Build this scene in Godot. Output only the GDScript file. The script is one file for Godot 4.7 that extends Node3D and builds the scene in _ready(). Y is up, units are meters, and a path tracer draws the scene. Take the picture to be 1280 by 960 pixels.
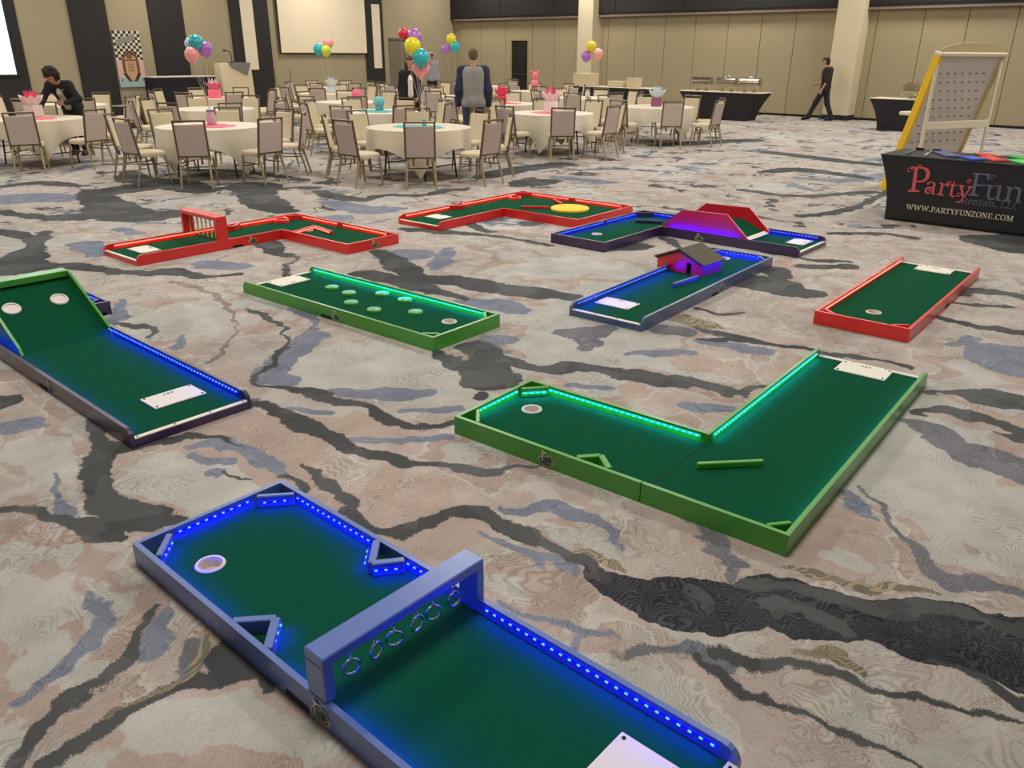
extends Node3D
# A hotel ballroom set for a party: mini golf holes on a patterned carpet, round banquet tables behind.

const LAMP_COLOR := Color(1.0, 0.985, 0.96)
const LAMP_ENERGY := 11.9

func _ready() -> void:
	var cam := Camera3D.new()
	cam.name = "camera"
	cam.fov = rad_to_deg(2.0 * atan(480.0 / 995.95))
	cam.near = 0.05
	cam.far = 120.0
	cam.transform = Transform3D(Basis(Vector3(0.747516, 0.005617, -0.664220), Vector3(-0.258926, 0.923328, -0.283588), Vector3(0.611700, 0.383971, 0.691657)), Vector3(0, 1.85, 0))
	add_child(cam)
	cam.current = true
	var we := WorldEnvironment.new()
	we.name = "environment"
	var e := Environment.new()
	e.background_mode = Environment.BG_COLOR
	e.background_color = Color(0, 0, 0)
	e.tonemap_mode = Environment.TONE_MAPPER_LINEAR
	e.tonemap_exposure = 1.0
	e.sdfgi_enabled = true
	e.ssao_enabled = true
	e.ssil_enabled = true
	we.environment = e
	add_child(we)
	ceiling_lights()
	make_room()
	make_floor()
	make_golf()
	make_banquet()
	make_service()
	make_party_table()
	make_people()

const CARPET_STROKES := [
	["L", -4.16, -1.09, 0.28, -3.82, -1.06, 0.25],
	["L", -3.46, -1.39, 0.38, -3.15, -1.47, 0.40, -2.83, -1.48, 0.17],
	["L", -3.94, -2.88, 0.84, -3.54, -2.96, 0.78, -3.23, -3.07, 0.50],
	["L", -1.76, -1.83, 0.11, -1.65, -1.83, 0.11, -1.55, -1.81, 0.05],
	["L", -1.80, -2.27, 0.05, -1.63, -2.30, 0.08, -1.46, -2.26, 0.07],
	["L", -0.44, -2.03, 0.10, -0.34, -2.06, 0.07, -0.20, -2.11, 0.05],
	["L", -2.06, -0.58, 0.07, -1.90, -0.70, 0.20, -1.75, -0.87, 0.18, -1.53, -0.91, 0.13],
	["L", -2.87, -0.57, 0.19, -2.61, -0.58, 0.15, -2.50, -0.47, 0.16],
	["L", -0.74, -3.75, 0.50, -0.47, -3.61, 0.53, -0.31, -3.58, 0.44],
	["L", -3.78, -1.13, 0.02, -3.56, -1.04, 0.03, -3.35, -1.00, 0.05],
	["L", -0.84, -3.49, 0.04, -0.71, -3.31, 0.04, -0.57, -3.16, 0.03],
	["L", -0.82, -2.88, 0.08, -0.70, -2.89, 0.07],
	["L", -5.81, -2.80, 0.45, -5.36, -2.69, 0.53],
	["L", -1.33, -1.72, 0.04, -0.95, -1.77, 0.14, -0.71, -1.73, 0.12],
	["L", -0.23, -2.51, 0.04, -0.12, -2.51, 0.07, -0.06, -2.53, 0.07],
	["L", -4.36, -6.07, 0.61, -3.78, -6.00, 0.44],
	["L", -3.57, -4.59, 0.26, -3.37, -4.15, 0.23],
	["L", -7.08, -6.81, 0.29, -5.92, -6.04, 0.23],
	["B", -3.57, -1.64, 0.09, -3.51, -1.73, 0.13, -3.35, -1.77, 0.11, -3.14, -1.78, 0.06, -3.01, -1.77, 0.03],
	["B", -3.79, -1.06, 0.03, -3.62, -0.99, 0.05, -3.45, -0.94, 0.09, -3.37, -0.97, 0.06],
	["B", -4.53, -1.04, 0.20, -4.51, -1.14, 0.21, -4.37, -1.22, 0.06],
	["B", -3.27, -1.54, 0.09],
	["B", -4.56, -3.05, 0.18, -4.40, -2.77, 0.19, -4.20, -2.47, 0.14, -3.98, -2.46, 0.16],
	["B", -4.20, -2.47, 0.23, -4.12, -2.33, 0.10],
	["B", -5.19, -3.35, 0.19, -4.78, -3.22, 0.06, -4.54, -2.92, 0.13, -4.30, -2.60, 0.22],
	["B", -3.65, -2.52, 0.06, -3.49, -2.64, 0.13, -3.34, -2.78, 0.18, -3.23, -2.88, 0.12],
	["B", -3.12, -2.64, 0.08, -3.00, -2.78, 0.09, -2.92, -2.87, 0.05],
	["B", -2.08, -2.25, 0.04, -1.97, -2.28, 0.08, -1.91, -2.38, 0.11, -1.79, -2.41, 0.10, -1.63, -2.42, 0.07, -1.55, -2.33, 0.04, -1.47, -2.35, 0.03],
	["B", -1.97, -2.03, 0.03, -1.80, -2.05, 0.06, -1.68, -2.07, 0.08, -1.60, -2.01, 0.04],
	["B", -1.68, -2.07, 0.06, -1.54, -2.11, 0.05],
	["B", -1.60, -1.73, 0.02, -1.42, -1.79, 0.04, -1.26, -1.85, 0.04, -1.18, -1.90, 0.02],
	["B", -1.27, -1.84, 0.05, -1.24, -1.78, 0.04],
	["B", -2.42, -0.91, 0.08, -2.32, -0.84, 0.10, -2.27, -0.75, 0.07],
	["B", -2.75, -0.79, 0.03, -2.57, -0.74, 0.06, -2.47, -0.64, 0.08, -2.43, -0.53, 0.06, -2.39, -0.42, 0.05, -2.39, -0.36, 0.05],
	["B", -0.94, -3.37, 0.08, -0.86, -3.29, 0.09, -0.79, -3.25, 0.05],
	["B", -12.22, -3.50, 0.86, -12.11, -3.87, 0.80, -11.70, -4.09, 0.49],
	["B", -8.71, -3.17, 0.35, -8.13, -3.08, 0.23],
	["B", -9.21, -3.76, 0.22, -8.83, -3.76, 0.17],
	["B", -7.01, -3.60, 0.29, -6.72, -3.74, 0.25],
	["B", -5.06, -2.30, 0.08, -5.24, -2.45, 0.04],
	["B", -8.89, -6.41, 0.36, -8.08, -6.38, 0.50, -7.91, -6.70, 0.28],
	["B", -5.96, -5.05, 0.54, -5.87, -5.23, 0.38],
	["B", -5.81, -5.58, 0.12, -5.47, -5.16, 0.19, -5.33, -4.95, 0.12],
	["B", -4.28, -4.37, 0.35, -4.05, -4.48, 0.32, -3.86, -4.46, 0.16],
	["B", -3.59, -3.85, 0.20, -3.46, -3.90, 0.13],
	["B", -2.72, -4.25, 0.08, -2.56, -4.43, 0.14, -2.39, -4.56, 0.08],
	["B", -2.48, -4.78, 0.09, -2.24, -4.88, 0.15, -2.05, -4.91, 0.11],
	["B", -2.66, -3.54, 0.09, -2.48, -3.68, 0.10],
	["B", -1.99, -3.76, 0.11, -1.81, -3.88, 0.09],
	["B", -1.09, -6.15, 0.16, -1.16, -5.94, 0.12],
	["B", -0.92, -5.70, 0.21, -0.86, -5.96, 0.43, -0.74, -5.81, 0.53],
	["B", -3.05, -2.24, 0.05, -2.89, -2.39, 0.08, -2.70, -2.56, 0.06],
	["B", -3.62, -2.21, 0.07, -3.43, -2.34, 0.08],
	["B", -5.68, -2.02, 0.05, -5.94, -2.27, 0.14, -6.44, -2.52, 0.07],
	["B", -3.36, -3.71, 0.09, -3.42, -3.55, 0.07],
	["B", -1.71, -4.64, 0.06, -1.55, -4.75, 0.09],
	["B", -4.27, -14.93, 0.44, -4.62, -13.31, 0.38, -5.29, -13.03, 0.29],
	["B", -8.12, -10.31, 0.36, -7.26, -10.43, 0.33],
	["B", -3.50, -1.57, 0.05, -3.28, -1.66, 0.05],
	["C", -1.13, -1.82, 0.03, -1.10, -1.90, 0.06, -1.02, -1.96, 0.05, -0.93, -2.02, 0.07, -0.84, -2.02, 0.05],
	["C", -0.90, -3.48, 0.02, -0.77, -3.35, 0.04, -0.65, -3.22, 0.05, -0.53, -3.08, 0.08, -0.45, -3.02, 0.13, -0.36, -3.02, 0.09, -0.29, -3.08, 0.08, -0.20, -3.09, 0.05],
	["C", -0.98, -4.40, 0.08, -0.84, -4.37, 0.17, -0.70, -4.22, 0.20, -0.55, -4.21, 0.26, -0.37, -4.15, 0.22],
	["C", -3.30, -4.28, 0.16, -3.19, -4.38, 0.23, -3.15, -4.57, 0.20],
	["C", -3.16, -4.34, 0.12, -2.97, -4.16, 0.11],
	["C", -3.13, -4.73, 0.10, -2.90, -4.81, 0.17, -2.69, -4.91, 0.20],
	["C", -1.51, -2.75, 0.08, -1.34, -2.70, 0.08, -1.14, -2.57, 0.08, -1.05, -2.45, 0.04],
	["C", -1.29, -2.62, 0.05, -1.07, -2.58, 0.05],
	["C", -2.18, -0.88, 0.10, -2.11, -0.79, 0.08],
	["D", -4.34, -1.45, 0.04, -4.13, -1.36, 0.07, -3.96, -1.33, 0.10, -3.80, -1.25, 0.12, -3.59, -1.15, 0.11, -3.39, -1.11, 0.16, -3.19, -1.05, 0.13, -3.04, -1.02, 0.09],
	["D", -3.88, -1.35, 0.14, -3.81, -1.48, 0.10, -3.77, -1.59, 0.10, -3.73, -1.69, 0.08, -3.60, -1.74, 0.05, -3.40, -1.78, 0.02],
	["D", -3.65, -0.77, 0.05, -3.57, -0.84, 0.06, -3.44, -0.85, 0.07, -3.35, -0.93, 0.09, -3.22, -0.96, 0.11, -3.12, -1.01, 0.16],
	["D", -3.24, -1.10, 0.20, -3.05, -1.19, 0.15, -2.99, -1.27, 0.06],
	["D", -3.24, -1.56, 0.02, -3.10, -1.66, 0.02],
	["D", -4.92, -1.18, 0.17],
	["D", -3.92, -2.08, 0.05, -3.79, -2.15, 0.10, -3.53, -2.14, 0.12, -3.31, -2.15, 0.14, -3.12, -2.16, 0.14, -2.91, -2.17, 0.12, -2.71, -2.23, 0.10, -2.54, -2.32, 0.08, -2.36, -2.40, 0.08, -2.27, -2.48, 0.06, -2.22, -2.60, 0.03, -2.14, -2.65, 0.02],
	["D", -4.49, -2.76, 0.06, -4.22, -2.40, 0.04, -4.12, -2.30, 0.05, -3.94, -2.36, 0.07, -3.74, -2.44, 0.08, -3.53, -2.47, 0.09, -3.34, -2.52, 0.09, -3.14, -2.49, 0.11, -2.96, -2.53, 0.08, -2.81, -2.71, 0.08],
	["D", -5.51, -3.08, 0.04, -5.17, -3.09, 0.07, -4.79, -2.98, 0.03, -4.46, -2.73, 0.03],
	["D", -3.67, -3.39, 0.08, -3.32, -3.33, 0.17, -3.06, -3.25, 0.27, -3.03, -3.38, 0.18],
	["D", -3.55, -3.62, 0.23, -3.14, -3.38, 0.22],
	["D", -2.97, -3.07, 0.11],
	["D", -3.56, -3.70, 0.23, -3.28, -3.58, 0.14, -3.16, -3.59, 0.13, -2.95, -3.67, 0.11, -2.84, -3.84, 0.11, -2.61, -3.92, 0.19, -2.37, -3.97, 0.21, -2.10, -4.11, 0.16, -1.86, -4.13, 0.11, -1.82, -4.31, 0.06],
	["D", -3.03, -1.88, 0.03, -2.85, -1.89, 0.06, -2.68, -1.85, 0.08, -2.57, -1.79, 0.08, -2.40, -1.77, 0.07, -2.27, -1.78, 0.08, -2.21, -1.86, 0.08, -2.21, -2.02, 0.08, -2.16, -2.11, 0.08, -2.05, -2.16, 0.08, -1.89, -2.15, 0.08, -1.71, -2.18, 0.08, -1.56, -2.16, 0.08, -1.40, -2.15, 0.04],
	["D", -3.00, -1.75, 0.04, -2.83, -1.78, 0.07],
	["D", -0.88, -2.05, 0.06, -0.75, -2.09, 0.05, -0.66, -2.19, 0.04, -0.60, -2.19, 0.05, -0.49, -2.21, 0.05, -0.41, -2.22, 0.04, -0.31, -2.27, 0.03, -0.21, -2.32, 0.03, -0.07, -2.37, 0.02],
	["D", -0.94, -1.99, 0.04, -0.81, -1.97, 0.05, -0.72, -1.96, 0.04, -0.62, -1.97, 0.03, -0.49, -1.98, 0.03, -0.38, -1.99, 0.03, -0.24, -2.01, 0.02],
	["D", -0.36, -2.52, 0.02, -0.23, -2.51, 0.04, -0.16, -2.48, 0.07, -0.06, -2.48, 0.07],
	["D", -2.53, -0.91, 0.03, -2.38, -0.79, 0.05, -2.29, -0.67, 0.06, -2.27, -0.52, 0.07, -2.23, -0.41, 0.07, -2.13, -0.33, 0.06],
	["D", -2.05, -0.97, 0.07, -1.92, -0.96, 0.08, -2.06, -0.82, 0.09, -2.08, -0.68, 0.08, -2.08, -0.54, 0.08, -2.09, -0.43, 0.08, -2.06, -0.34, 0.07],  # takes in the shadow beside the nearest hole frame, painted as charcoal
	["D", -2.11, -0.95, 0.13, -1.90, -0.96, 0.08],
	["D", -13.73, -5.92, 0.28, -12.79, -5.58, 0.58, -12.32, -5.68, 0.60, -11.88, -5.77, 0.73, -11.06, -5.72, 0.52, -11.01, -5.97, 0.31],
	["D", -12.00, -5.44, 0.74, -11.88, -4.94, 0.70, -11.85, -4.58, 0.49, -10.90, -4.34, 0.58, -10.12, -4.16, 0.80, -9.65, -4.31, 0.60, -9.68, -4.64, 0.39],
	["D", -11.34, -3.22, 0.18, -10.62, -3.40, 0.28, -10.30, -3.70, 0.50, -10.25, -4.03, 0.63],
	["D", -10.08, -2.82, 0.19, -9.65, -2.88, 0.25, -9.10, -2.81, 0.08, -8.57, -2.53, 0.45, -8.12, -2.32, 0.46],
	["D", -8.12, -2.33, 0.54, -7.99, -2.57, 0.30, -7.77, -2.77, 0.20, -7.39, -2.88, 0.15, -7.07, -3.07, 0.18, -7.02, -3.23, 0.24, -6.63, -3.32, 0.11, -6.47, -3.62, 0.09],
	["D", -9.63, -3.12, 0.14, -9.24, -2.93, 0.20, -8.63, -2.61, 0.27],
	["D", -5.84, -2.24, 0.06, -5.68, -2.33, 0.08, -5.48, -2.35, 0.06, -5.38, -2.26, 0.04],
	["D", -11.03, -6.37, 0.40, -10.84, -6.45, 0.82, -10.23, -6.12, 0.53, -9.41, -5.75, 0.56, -8.80, -5.62, 0.36],
	["D", -9.77, -6.85, 0.21, -9.20, -6.73, 0.33, -8.73, -6.83, 0.25, -8.84, -7.26, 0.20, -8.43, -7.65, 0.20, -8.54, -8.22, 0.22],
	["D", -6.24, -5.03, 0.23, -5.71, -4.81, 0.28, -5.19, -4.62, 0.29, -4.82, -4.78, 0.34, -4.42, -4.83, 0.29, -4.10, -4.97, 0.33, -3.84, -5.04, 0.19],
	["D", -5.66, -4.37, 0.25, -5.22, -4.41, 0.23, -4.76, -4.42, 0.21, -4.48, -4.42, 0.11],
	["D", -6.89, -5.93, 0.18, -6.53, -6.09, 0.22, -6.22, -6.21, 0.17, -5.80, -6.37, 0.12, -5.14, -6.41, 0.11],
	["D", -6.85, -7.02, 0.03, -6.41, -6.57, 0.13, -6.10, -6.49, 0.17],
	["D", -2.87, -5.21, 0.09, -2.50, -5.01, 0.09, -2.25, -5.08, 0.09, -2.02, -5.09, 0.09],
	["D", -3.01, -6.45, 0.39, -2.82, -6.53, 0.54, -2.56, -6.45, 0.36, -2.37, -6.53, 0.23],
	["D", -3.02, -7.06, 0.26, -2.85, -6.87, 0.25],
	["D", -4.58, -6.73, 0.18, -4.44, -7.01, 0.30],
	["D", -2.83, -7.36, 0.16, -2.55, -7.62, 0.23],
	["D", -3.41, -7.67, 0.11, -2.92, -7.67, 0.11, -2.59, -7.83, 0.10],
	["D", -3.24, -9.00, 0.14, -2.82, -9.39, 0.14, -2.48, -9.42, 0.14],
	["D", -1.52, -7.32, 0.11, -1.30, -7.62, 0.20, -1.02, -7.56, 0.16],
	["D", -1.40, -7.02, 0.08, -1.12, -7.19, 0.10],
	["D", -1.38, -6.50, 0.11, -1.05, -6.49, 0.13, -0.84, -6.61, 0.13],
	["D", -1.99, -9.94, 0.24, -1.74, -9.84, 0.69, -1.46, -9.89, 1.09],
	["D", -2.50, -4.85, 0.07, -2.21, -5.04, 0.07, -1.89, -5.14, 0.07, -1.59, -5.21, 0.07, -1.43, -5.24, 0.06, -1.21, -5.26, 0.05],
	["D", -2.88, -5.47, 0.06, -2.67, -5.47, 0.06, -2.56, -5.60, 0.06],
	["D", -1.04, -4.92, 0.10, -0.92, -4.98, 0.14, -0.81, -5.04, 0.22, -0.56, -5.11, 0.27],
	["D", -0.98, -4.57, 0.10, -0.80, -4.67, 0.17, -0.64, -4.67, 0.21, -0.47, -4.63, 0.27],
	["D", -4.71, -7.75, 0.11, -3.57, -6.79, 0.08],
	["D", -7.53, -4.53, 0.23, -6.85, -4.28, 0.18, -6.61, -4.32, 0.05, -6.36, -4.00, 0.05, -6.06, -3.88, 0.08],
	["D", -10.84, -7.33, 0.25, -12.43, -7.18, 0.30, -13.28, -6.64, 0.31],
	["D", -7.30, -16.12, 0.45, -5.82, -15.73, 0.53, -5.05, -15.65, 0.38],
	["D", -5.97, -13.29, 0.31, -5.70, -13.97, 0.55, -4.53, -13.76, 0.30],
	["D", -3.92, -12.34, 0.24, -4.54, -11.26, 0.22, -5.35, -11.17, 0.23],
	["D", -8.66, -18.19, 0.58, -9.19, -16.90, 0.72, -9.61, -15.55, 0.49],
	["D", -3.78, -12.98, 0.15, -3.64, -10.65, 0.17, -3.91, -9.80, 0.17],
	["D", -9.17, -11.64, 0.56, -9.23, -10.41, 0.59, -9.04, -9.42, 0.35],
	["D", -8.03, -9.24, 0.30, -8.11, -9.61, 0.65, -7.99, -9.95, 0.34],
	["D", -12.82, -4.66, 0.25, -13.48, -4.45, 0.36, -13.41, -3.88, 0.25],
	["K", -6.66, -3.08, 0.08, -6.27, -3.12, 0.07, -5.78, -3.07, 0.07, -5.31, -2.88, 0.02, -4.86, -2.55, 0.03, -4.64, -2.30, 0.04],
	["O", -0.93, -2.63, 0.03, -0.78, -2.72, 0.05, -0.60, -2.77, 0.06, -0.44, -2.87, 0.03],
	["O", -0.67, -2.25, 0.03, -0.58, -2.28, 0.08, -0.50, -2.27, 0.03],
	["O", -2.22, -0.94, 0.04, -2.12, -0.82, 0.04, -2.10, -0.70, 0.03, -2.12, -0.56, 0.03],
	["O", -1.56, -2.20, 0.05, -1.44, -2.22, 0.05, -1.36, -2.24, 0.03],
	["O", -2.97, -5.15, 0.12, -2.74, -5.17, 0.16, -2.53, -5.16, 0.09],
	["P", -2.17, -0.78, 0.04, -2.23, -0.72, 0.05, -2.24, -0.64, 0.04, -2.23, -0.53, 0.03, -2.18, -0.41, 0.03, -2.10, -0.36, 0.03],
	["P", -0.98, -4.93, 0.04, -0.84, -4.89, 0.09, -0.70, -4.89, 0.06],
	["P", -0.92, -4.57, 0.04, -0.75, -4.59, 0.08, -0.55, -4.61, 0.06],
	["P", -0.77, -5.22, 0.06, -0.59, -5.42, 0.09],
	["D", -1.00, -2.47, 0.05, -0.79, -2.57, 0.07, -0.63, -2.64, 0.08, -0.48, -2.70, 0.09, -0.34, -2.82, 0.09, -0.12, -2.89, 0.09],
	["D", -0.88, -2.42, 0.06, -0.70, -2.43, 0.07, -0.59, -2.42, 0.05],
]
const CARPET_POOL := [-1.54, -2.14, -1.45, -2.15, -1.27, -2.25, -1.17, -2.35, -1.03, -2.45, -0.98, -2.55, -0.81, -2.62, -0.66, -2.67, -0.50, -2.75, -0.35, -2.89, -0.14, -2.96, -0.06, -2.54, -0.26, -2.52, -0.35, -2.49, -0.54, -2.45, -0.56, -2.38, -0.68, -2.31, -0.81, -2.29, -0.86, -2.19, -0.92, -2.09, -1.08, -2.02, -1.19, -2.04, -1.45, -2.09]

# ---------------------------------------------------------------- mesh building
class MB:
	var v := PackedVector3Array()
	var n := PackedVector3Array()
	var uv := PackedVector2Array()

	func stri(a: Vector3, b: Vector3, c: Vector3, na: Vector3, nb: Vector3, nc: Vector3) -> void:
		v.append(a); v.append(c); v.append(b)
		n.append(na); n.append(nc); n.append(nb)

	func tri(a: Vector3, b: Vector3, c: Vector3) -> void:
		var k := (b - a).cross(c - a)
		if k.length_squared() < 1e-18:
			return
		k = k.normalized()
		stri(a, b, c, k, k, k)

	func quad(a: Vector3, b: Vector3, c: Vector3, d: Vector3) -> void:
		tri(a, b, c)
		tri(a, c, d)

	func face(p: Array, out: Vector3) -> void:   # a flat convex face turned towards out
		var k: Vector3 = (p[1] - p[0]).cross(p[2] - p[0])
		if k.dot(out) < 0.0:
			p.reverse()
		for i in range(1, p.size() - 1):
			tri(p[0], p[i], p[i + 1])

	func box(c: Vector3, s: Vector3, b := 0.0, t := Basis.IDENTITY) -> void:
		var h := s * 0.5
		b = minf(b, minf(h.x, minf(h.y, h.z)) * 0.9)
		var P := func(x: float, y: float, z: float) -> Vector3: return c + t * Vector3(x, y, z)
		for ax in 3:
			for sg in [-1.0, 1.0]:
				var o := Vector3.ZERO
				o[ax] = sg
				var u: int = (ax + 1) % 3
				var w: int = (ax + 2) % 3
				var pts := []
				for q in [[-1, -1], [1, -1], [1, 1], [-1, 1]]:
					var p := Vector3.ZERO
					p[ax] = sg * h[ax]
					p[u] = q[0] * (h[u] - b)
					p[w] = q[1] * (h[w] - b)
					pts.append(c + t * p)
				face(pts, t * o)
		if b <= 0.0:
			return
		for ax in 3:
			var u: int = (ax + 1) % 3
			var w: int = (ax + 2) % 3
			for su in [-1.0, 1.0]:
				for sw in [-1.0, 1.0]:
					var pts := []
					for e in [[-1, 0], [1, 0], [1, 1], [-1, 1]]:
						var p := Vector3.ZERO
						p[ax] = e[0] * (h[ax] - b)
						p[u] = su * (h[u] - (b if e[1] == 1 else 0.0))
						p[w] = sw * (h[w] - (b if e[1] == 0 else 0.0))
						pts.append(c + t * p)
					var o := Vector3.ZERO
					o[u] = su
					o[w] = sw
					face(pts, t * o)
		for sx in [-1.0, 1.0]:
			for sy in [-1.0, 1.0]:
				for sz in [-1.0, 1.0]:
					var a: Vector3 = P.call(sx * h.x, sy * (h.y - b), sz * (h.z - b))
					var d: Vector3 = P.call(sx * (h.x - b), sy * h.y, sz * (h.z - b))
					var e: Vector3 = P.call(sx * (h.x - b), sy * (h.y - b), sz * h.z)
					face([a, d, e], t * Vector3(sx, sy, sz))

	func span(lo: Vector3, hi: Vector3, b := 0.0) -> void:
		box((lo + hi) * 0.5, (hi - lo).abs(), b)

	# a board standing on edge between two floor points, from y0 to y1, th thick
	func board(p: Vector2, q: Vector2, y0: float, y1: float, th: float, b := 0.004) -> void:
		var d := q - p
		var t := Basis(Vector3.UP, -atan2(d.y, d.x))
		box(Vector3((p.x + q.x) * 0.5, (y0 + y1) * 0.5, (p.y + q.y) * 0.5), Vector3(d.length(), y1 - y0, th), b, t)

	# a 2-D outline (counter-clockwise in ux, uy) pushed along w
	func prism(poly: PackedVector2Array, o: Vector3, ux: Vector3, uy: Vector3, w: Vector3) -> void:
		var idx := Geometry2D.triangulate_polygon(poly)
		var P := func(q: Vector2) -> Vector3: return o + ux * q.x + uy * q.y
		for i in range(0, idx.size(), 3):
			var a: Vector3 = P.call(poly[idx[i]])
			var b: Vector3 = P.call(poly[idx[i + 1]])
			var c: Vector3 = P.call(poly[idx[i + 2]])
			face([a, b, c], -w)
			face([a + w, b + w, c + w], w)
		var area := 0.0
		for i in poly.size():
			area += poly[i].cross(poly[(i + 1) % poly.size()])
		for i in poly.size():
			var q: Vector2 = poly[i]
			var r: Vector2 = poly[(i + 1) % poly.size()]
			var e := (r - q) * (1.0 if area > 0.0 else -1.0)
			var a: Vector3 = P.call(q)
			var b: Vector3 = P.call(r)
			face([a, b, b + w, a + w], ux * e.y - uy * e.x)

	func cyl(p: Vector3, q: Vector3, r0: float, r1: float, seg := 10, caps := true) -> void:
		var ax := (q - p).normalized()
		var u := ax.cross(Vector3.UP if absf(ax.y) < 0.9 else Vector3.RIGHT).normalized()
		var w := ax.cross(u)
		for i in seg:
			var a0 := TAU * i / seg
			var a1 := TAU * (i + 1) / seg
			var d0 := u * cos(a0) + w * sin(a0)
			var d1 := u * cos(a1) + w * sin(a1)
			stri(p + d0 * r0, p + d1 * r0, q + d1 * r1, d0, d1, d1)
			stri(p + d0 * r0, q + d1 * r1, q + d0 * r1, d0, d1, d0)
			if caps:
				tri(p, p + d1 * r0, p + d0 * r0)
				tri(q, q + d0 * r1, q + d1 * r1)

	func tube(path: Array, r: float, seg := 7, closed := false) -> void:
		var m := path.size()
		var rings := []
		var prev := Vector3.ZERO
		for i in m:
			var a: Vector3 = path[(i - 1 + m) % m] if closed else path[maxi(i - 1, 0)]
			var b: Vector3 = path[(i + 1) % m] if closed else path[mini(i + 1, m - 1)]
			var t := (b - a).normalized()
			var u := prev
			if u == Vector3.ZERO:
				u = t.cross(Vector3.UP if absf(t.y) < 0.9 else Vector3.RIGHT).normalized()
			u = (u - t * u.dot(t)).normalized()
			prev = u
			var w := t.cross(u)
			var ring := []
			for k in seg:
				ring.append(u * cos(TAU * k / seg) + w * sin(TAU * k / seg))
			rings.append(ring)
		for i in (m if closed else m - 1):
			var j := (i + 1) % m
			var p: Vector3 = path[i]
			var q: Vector3 = path[j]
			for k in seg:
				var l := (k + 1) % seg
				var a: Vector3 = rings[i][k]
				var b: Vector3 = rings[i][l]
				var c: Vector3 = rings[j][l]
				var d: Vector3 = rings[j][k]
				stri(p + a * r, p + b * r, q + c * r, a, b, c)
				stri(p + a * r, q + c * r, q + d * r, a, c, d)
		if not closed:
			for e in [0, m - 1]:
				var c: Vector3 = path[e]
				var out: Vector3 = (path[0] - path[1]) if e == 0 else (path[m - 1] - path[m - 2])
				for k in seg:
					face([c, c + rings[e][k] * r, c + rings[e][(k + 1) % seg] * r], out)

	func ring(c: Vector3, ax: Vector3, R: float, r: float, seg := 20, s2 := 7) -> void:
		var u := ax.cross(Vector3.UP if absf(ax.y) < 0.9 else Vector3.RIGHT).normalized()
		var w := ax.normalized().cross(u)
		var p := []
		for i in seg:
			p.append(c + (u * cos(TAU * i / seg) + w * sin(TAU * i / seg)) * R)
		tube(p, r, s2, true)

	# profile of (radius, height) turned about the upright axis through c; smooth unless two points are closer than 4 mm
	func lathe(pr: Array, c := Vector3.ZERO, seg := 24, sx := 1.0, sz := 1.0) -> void:
		for i in pr.size() - 1:
			var p: Vector2 = pr[i]
			var q: Vector2 = pr[i + 1]
			var d := q - p
			var nn := Vector2(d.y, -d.x).normalized()
			var np := nn
			var nq := nn
			if i > 0:
				var d0: Vector2 = p - pr[i - 1]
				var m0 := Vector2(d0.y, -d0.x).normalized()
				if m0.dot(nn) > 0.5:
					np = (m0 + nn).normalized()
			if i < pr.size() - 2:
				var d1: Vector2 = pr[i + 2] - q
				var m1 := Vector2(d1.y, -d1.x).normalized()
				if m1.dot(nn) > 0.5:
					nq = (m1 + nn).normalized()
			for k in seg:
				var a0 := TAU * k / seg
				var a1 := TAU * (k + 1) / seg
				var e0 := Vector3(cos(a0) * sx, 0, sin(a0) * sz)
				var e1 := Vector3(cos(a1) * sx, 0, sin(a1) * sz)
				var A := c + e0 * p.x + Vector3(0, p.y, 0)
				var B := c + e1 * p.x + Vector3(0, p.y, 0)
				var C := c + e1 * q.x + Vector3(0, q.y, 0)
				var D := c + e0 * q.x + Vector3(0, q.y, 0)
				var nA := (e0 * np.x + Vector3(0, np.y, 0)).normalized()
				var nB := (e1 * np.x + Vector3(0, np.y, 0)).normalized()
				var nC := (e1 * nq.x + Vector3(0, nq.y, 0)).normalized()
				var nD := (e0 * nq.x + Vector3(0, nq.y, 0)).normalized()
				if p.x > 1e-5:
					stri(A, C, B, nA, nC, nB)
				if q.x > 1e-5:
					stri(A, D, C, nA, nD, nC)

	func ball(c: Vector3, r: Vector3, seg := 14, rows := 9, t := Basis.IDENTITY) -> void:
		for i in rows:
			var a := PI * i / rows - PI / 2
			var b := PI * (i + 1) / rows - PI / 2
			for k in seg:
				var p := TAU * k / seg
				var q := TAU * (k + 1) / seg
				var A := Vector3(cos(a) * cos(p), sin(a), cos(a) * sin(p))
				var B := Vector3(cos(a) * cos(q), sin(a), cos(a) * sin(q))
				var C := Vector3(cos(b) * cos(q), sin(b), cos(b) * sin(q))
				var D := Vector3(cos(b) * cos(p), sin(b), cos(b) * sin(p))
				stri(c + t * (A * r), c + t * (C * r), c + t * (B * r), t * A, t * C, t * B)
				stri(c + t * (A * r), c + t * (D * r), c + t * (C * r), t * A, t * D, t * C)

	func mesh() -> ArrayMesh:
		var arr := []
		arr.resize(Mesh.ARRAY_MAX)
		arr[Mesh.ARRAY_VERTEX] = v
		arr[Mesh.ARRAY_NORMAL] = n
		if uv.size() == v.size() and uv.size() > 0:
			arr[Mesh.ARRAY_TEX_UV] = uv
		var m := ArrayMesh.new()
		m.add_surface_from_arrays(Mesh.PRIMITIVE_TRIANGLES, arr)
		return m


var taken := {}

func numbered(called: String) -> String:
	var k: int = taken.get(called, 0)
	taken[called] = k + 1
	return called if k == 0 else "%s_%03d" % [called, k]

func mat(r: float, g: float, b: float, rough := 0.7, metal := 0.0, spec := 0.5) -> StandardMaterial3D:
	var m := StandardMaterial3D.new()
	m.albedo_color = Color(r / 255.0, g / 255.0, b / 255.0)
	m.roughness = rough
	m.metallic = metal
	m.metallic_specular = spec
	return m

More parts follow.
